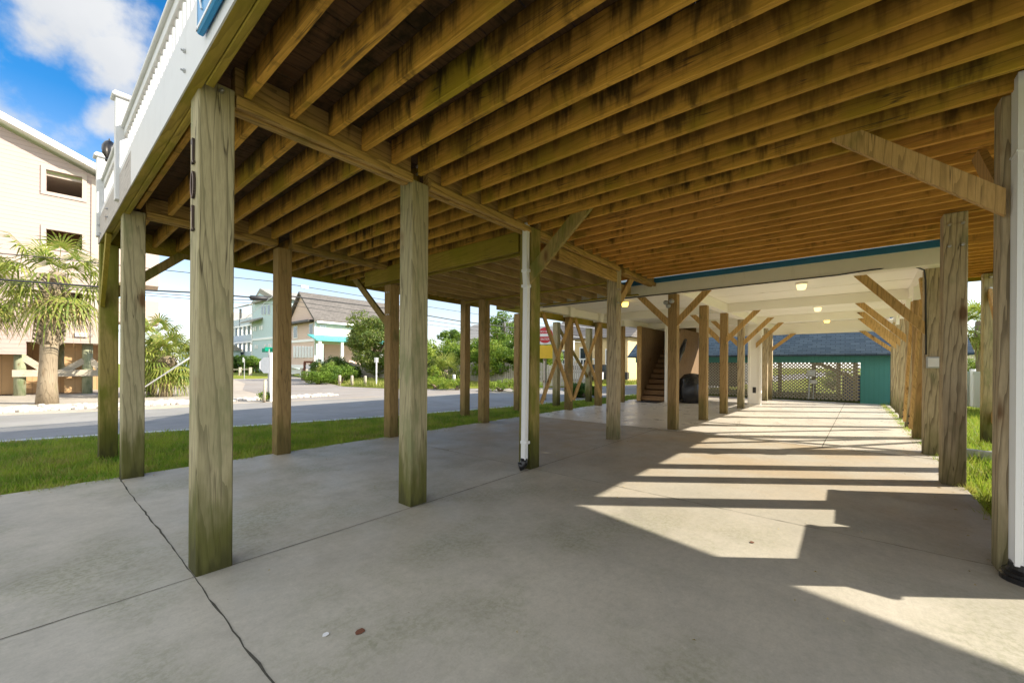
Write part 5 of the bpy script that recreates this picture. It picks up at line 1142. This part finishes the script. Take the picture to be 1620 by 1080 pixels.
c2 = c+Vector((0, 0, -.66)); m = MB(); m.bar(c2-sd_*.30, c2+sd_*.30, .015, .52, (0, 0, 1)); m.build('yellow_plate', M['yellowsign'], dn_)
# rail fence near the grass island
rf = thing('rail_fence', 'low post and rail fence in front of the clipped hedge', 'fence', G(385, 40))
for px in (380, 396): a = G(px, 40); m = MB(); m.box(a.x-.12, a.x+.12, a.y-.12, a.y+.12, 0, .95); m.build('fence_post', M['weathered'], rf)
m = MB(); m.bar(G(364, 40)+Vector((0, 0, .72)), G(397, 40)+Vector((0, 0, .78)), .06, .14); m.build('rail', M['weathered'], rf)
# overhead cables
def cable(pxs, lab, r=.012, Y=17.5):
    m = MB(); pts = [hity(a, b, Y) for a, b in pxs]; e0 = pts[0]+(pts[0]-pts[1])*1.5; e1 = pts[-1]+(pts[-1]-pts[-2])*2.0
    m.tube([e0]+pts+[e1], r, 6); quick('overhead_cable', m, M['cable'], lab, 'cable', (0, Y, 4), 'overhead cables along the road', True)
cable([(22, 403), (90, 409), (257, 427), (430, 445), (607, 474), (728, 493), (860, 512)], 'topmost thin overhead cable', .013)
cable([(37, 445), (229, 459), (303, 462.5), (394, 470), (464, 469), (607, 487), (728, 508), (860, 524)], 'thick overhead cable carrying the black splice case', .028)
cable([(37, 449), (229, 463), (303, 468), (369, 474), (462, 476), (589, 494), (728, 514), (860, 530)], 'thin overhead cable just below the thick one', .012)
cable([(229, 467), (369, 478), (462, 483), (594, 502), (728, 520), (860, 534)], 'lowest overhead cable crossing the brown shingle roof', .010)
for i, (a, b) in enumerate((((880, 512), (1010, 528)), ((880, 530), (1010, 541)), ((880, 538), (1010, 548)))):
    m = MB(); m.tube([hity(a[0], a[1], 16), hity(b[0], b[1], 16)], .016, 6); quick('service_wire', m, M['greymetal'], ['highest service wire behind the cross braces', 'middle service wire behind the cross braces', 'lowest service wire behind the cross braces'][i], 'wire', (15, 16, 4), 'service wires behind the cross braces')
a, b = hity(395, 470.5, 17.45), hity(423, 472, 17.45); m = MB(); m.tube([a, a+(b-a)*.06, a+(b-a)*.94, b], [.05, .085, .085, .05], 12); quick('splice_case', m, M['cable'], 'black cylindrical splice case hanging on the thick cable', 'splice case', a, smooth=True)
a, b = hity(476, 453, 17.45), hity(487, 455, 17.45); m = MB(); m.bar(a, b, .10, .13, c=.01); quick('cable_box', m, M['whitemetal'], 'small white box on the topmost overhead cable', 'cable box', a)
a = G(196, 13.9); b = P(312, 558, 12.2); m = MB(); m.tube([a, b], .022, 8); m.tube([b, P(379, 511, 11.6), P(415, 482, 11.3), P(447, 455, 11)], .006, 6); quick('guy_wire', m, M['whiteclean'], 'white sleeved guy wire slanting up from the stone border', 'guy wire', a, smooth=True)
V = []
for i in range(420):
    u, v = (RNG.uniform(-1, 19), 6.33-abs(RNG.normal(0, .18))) if i < 200 else ((RNG.uniform(3.4, 19), -1.0+abs(RNG.normal(0, .14))) if i < 330 else (RNG.uniform(.8, 12), RNG.uniform(-.9, 6.2)))
    a = RNG.uniform(0, 6.28); l = RNG.uniform(.006, .020) if i < 330 else RNG.uniform(.004, .012); w_ = l*.4; c, s_ = math.cos(a), math.sin(a); h = RNG.uniform(.003, .010)
    V += [(u-c*l, v-s_*l, .0035), (u+s_*w_, v-c*w_, .004+h), (u+c*l, v+s_*l, .0035), (u-s_*w_, v+c*w_, .004)]
tag(npmesh('leaf_litter', np.array(V), None, M['deadfrond'], None, None, 4), 'scattered dry leaf bits on the concrete along the grass edges', 'leaf litter', kind='stuff')
q = np.stack([RNG.uniform(-1.6, 19.5, 9000), 6.36-np.abs(RNG.normal(0, .035, 9000)), np.full(9000, -.03)], 1)
q2 = np.stack([RNG.uniform(3.4, 19.3, 7000), -1.06+np.abs(RNG.normal(0, .05, 7000))-.02*RNG.uniform(0, 1, 7000), np.full(7000, -.03)], 1)
kk = np.sin(q[:, 0]*5)+np.sin(q[:, 0]*13.7)+RNG.normal(0, .5, len(q)) > .3; kk2 = np.sin(q2[:, 0]*6)+np.sin(q2[:, 0]*11.7)+RNG.normal(0, .5, len(q2)) > .2
tag(blades('grass', np.concatenate([q[kk], q2[kk2]]), .085, M['blade'], .004, .045), 'ragged fringe of grass spilling over the slab edges', 'grass')
# small litter on the slab
for px, py, s, mt, lab in ((515, 1004, .02, 'whiteclean', 'tiny white shell chip on the concrete beside the crack'), (570, 999, .028, 'redbrown', 'dark round stain like leaf on the concrete'), (1190, 858, .02, 'redbrown', 'small brown leaf on the sunlit concrete')):
    r = ray(px, py); g = C0+r*(CAMH/-r.z); m = MB(); m.prism([(g.x+s*math.cos(t_)*random.uniform(.6, 1.1), g.y+s*.7*math.sin(t_), .0035) for t_ in np.linspace(0, 2*math.pi, 8)[:-1]], (0, 0, .002)); quick('litter', m, M[mt], lab, 'litter', (g.x, g.y, .003))
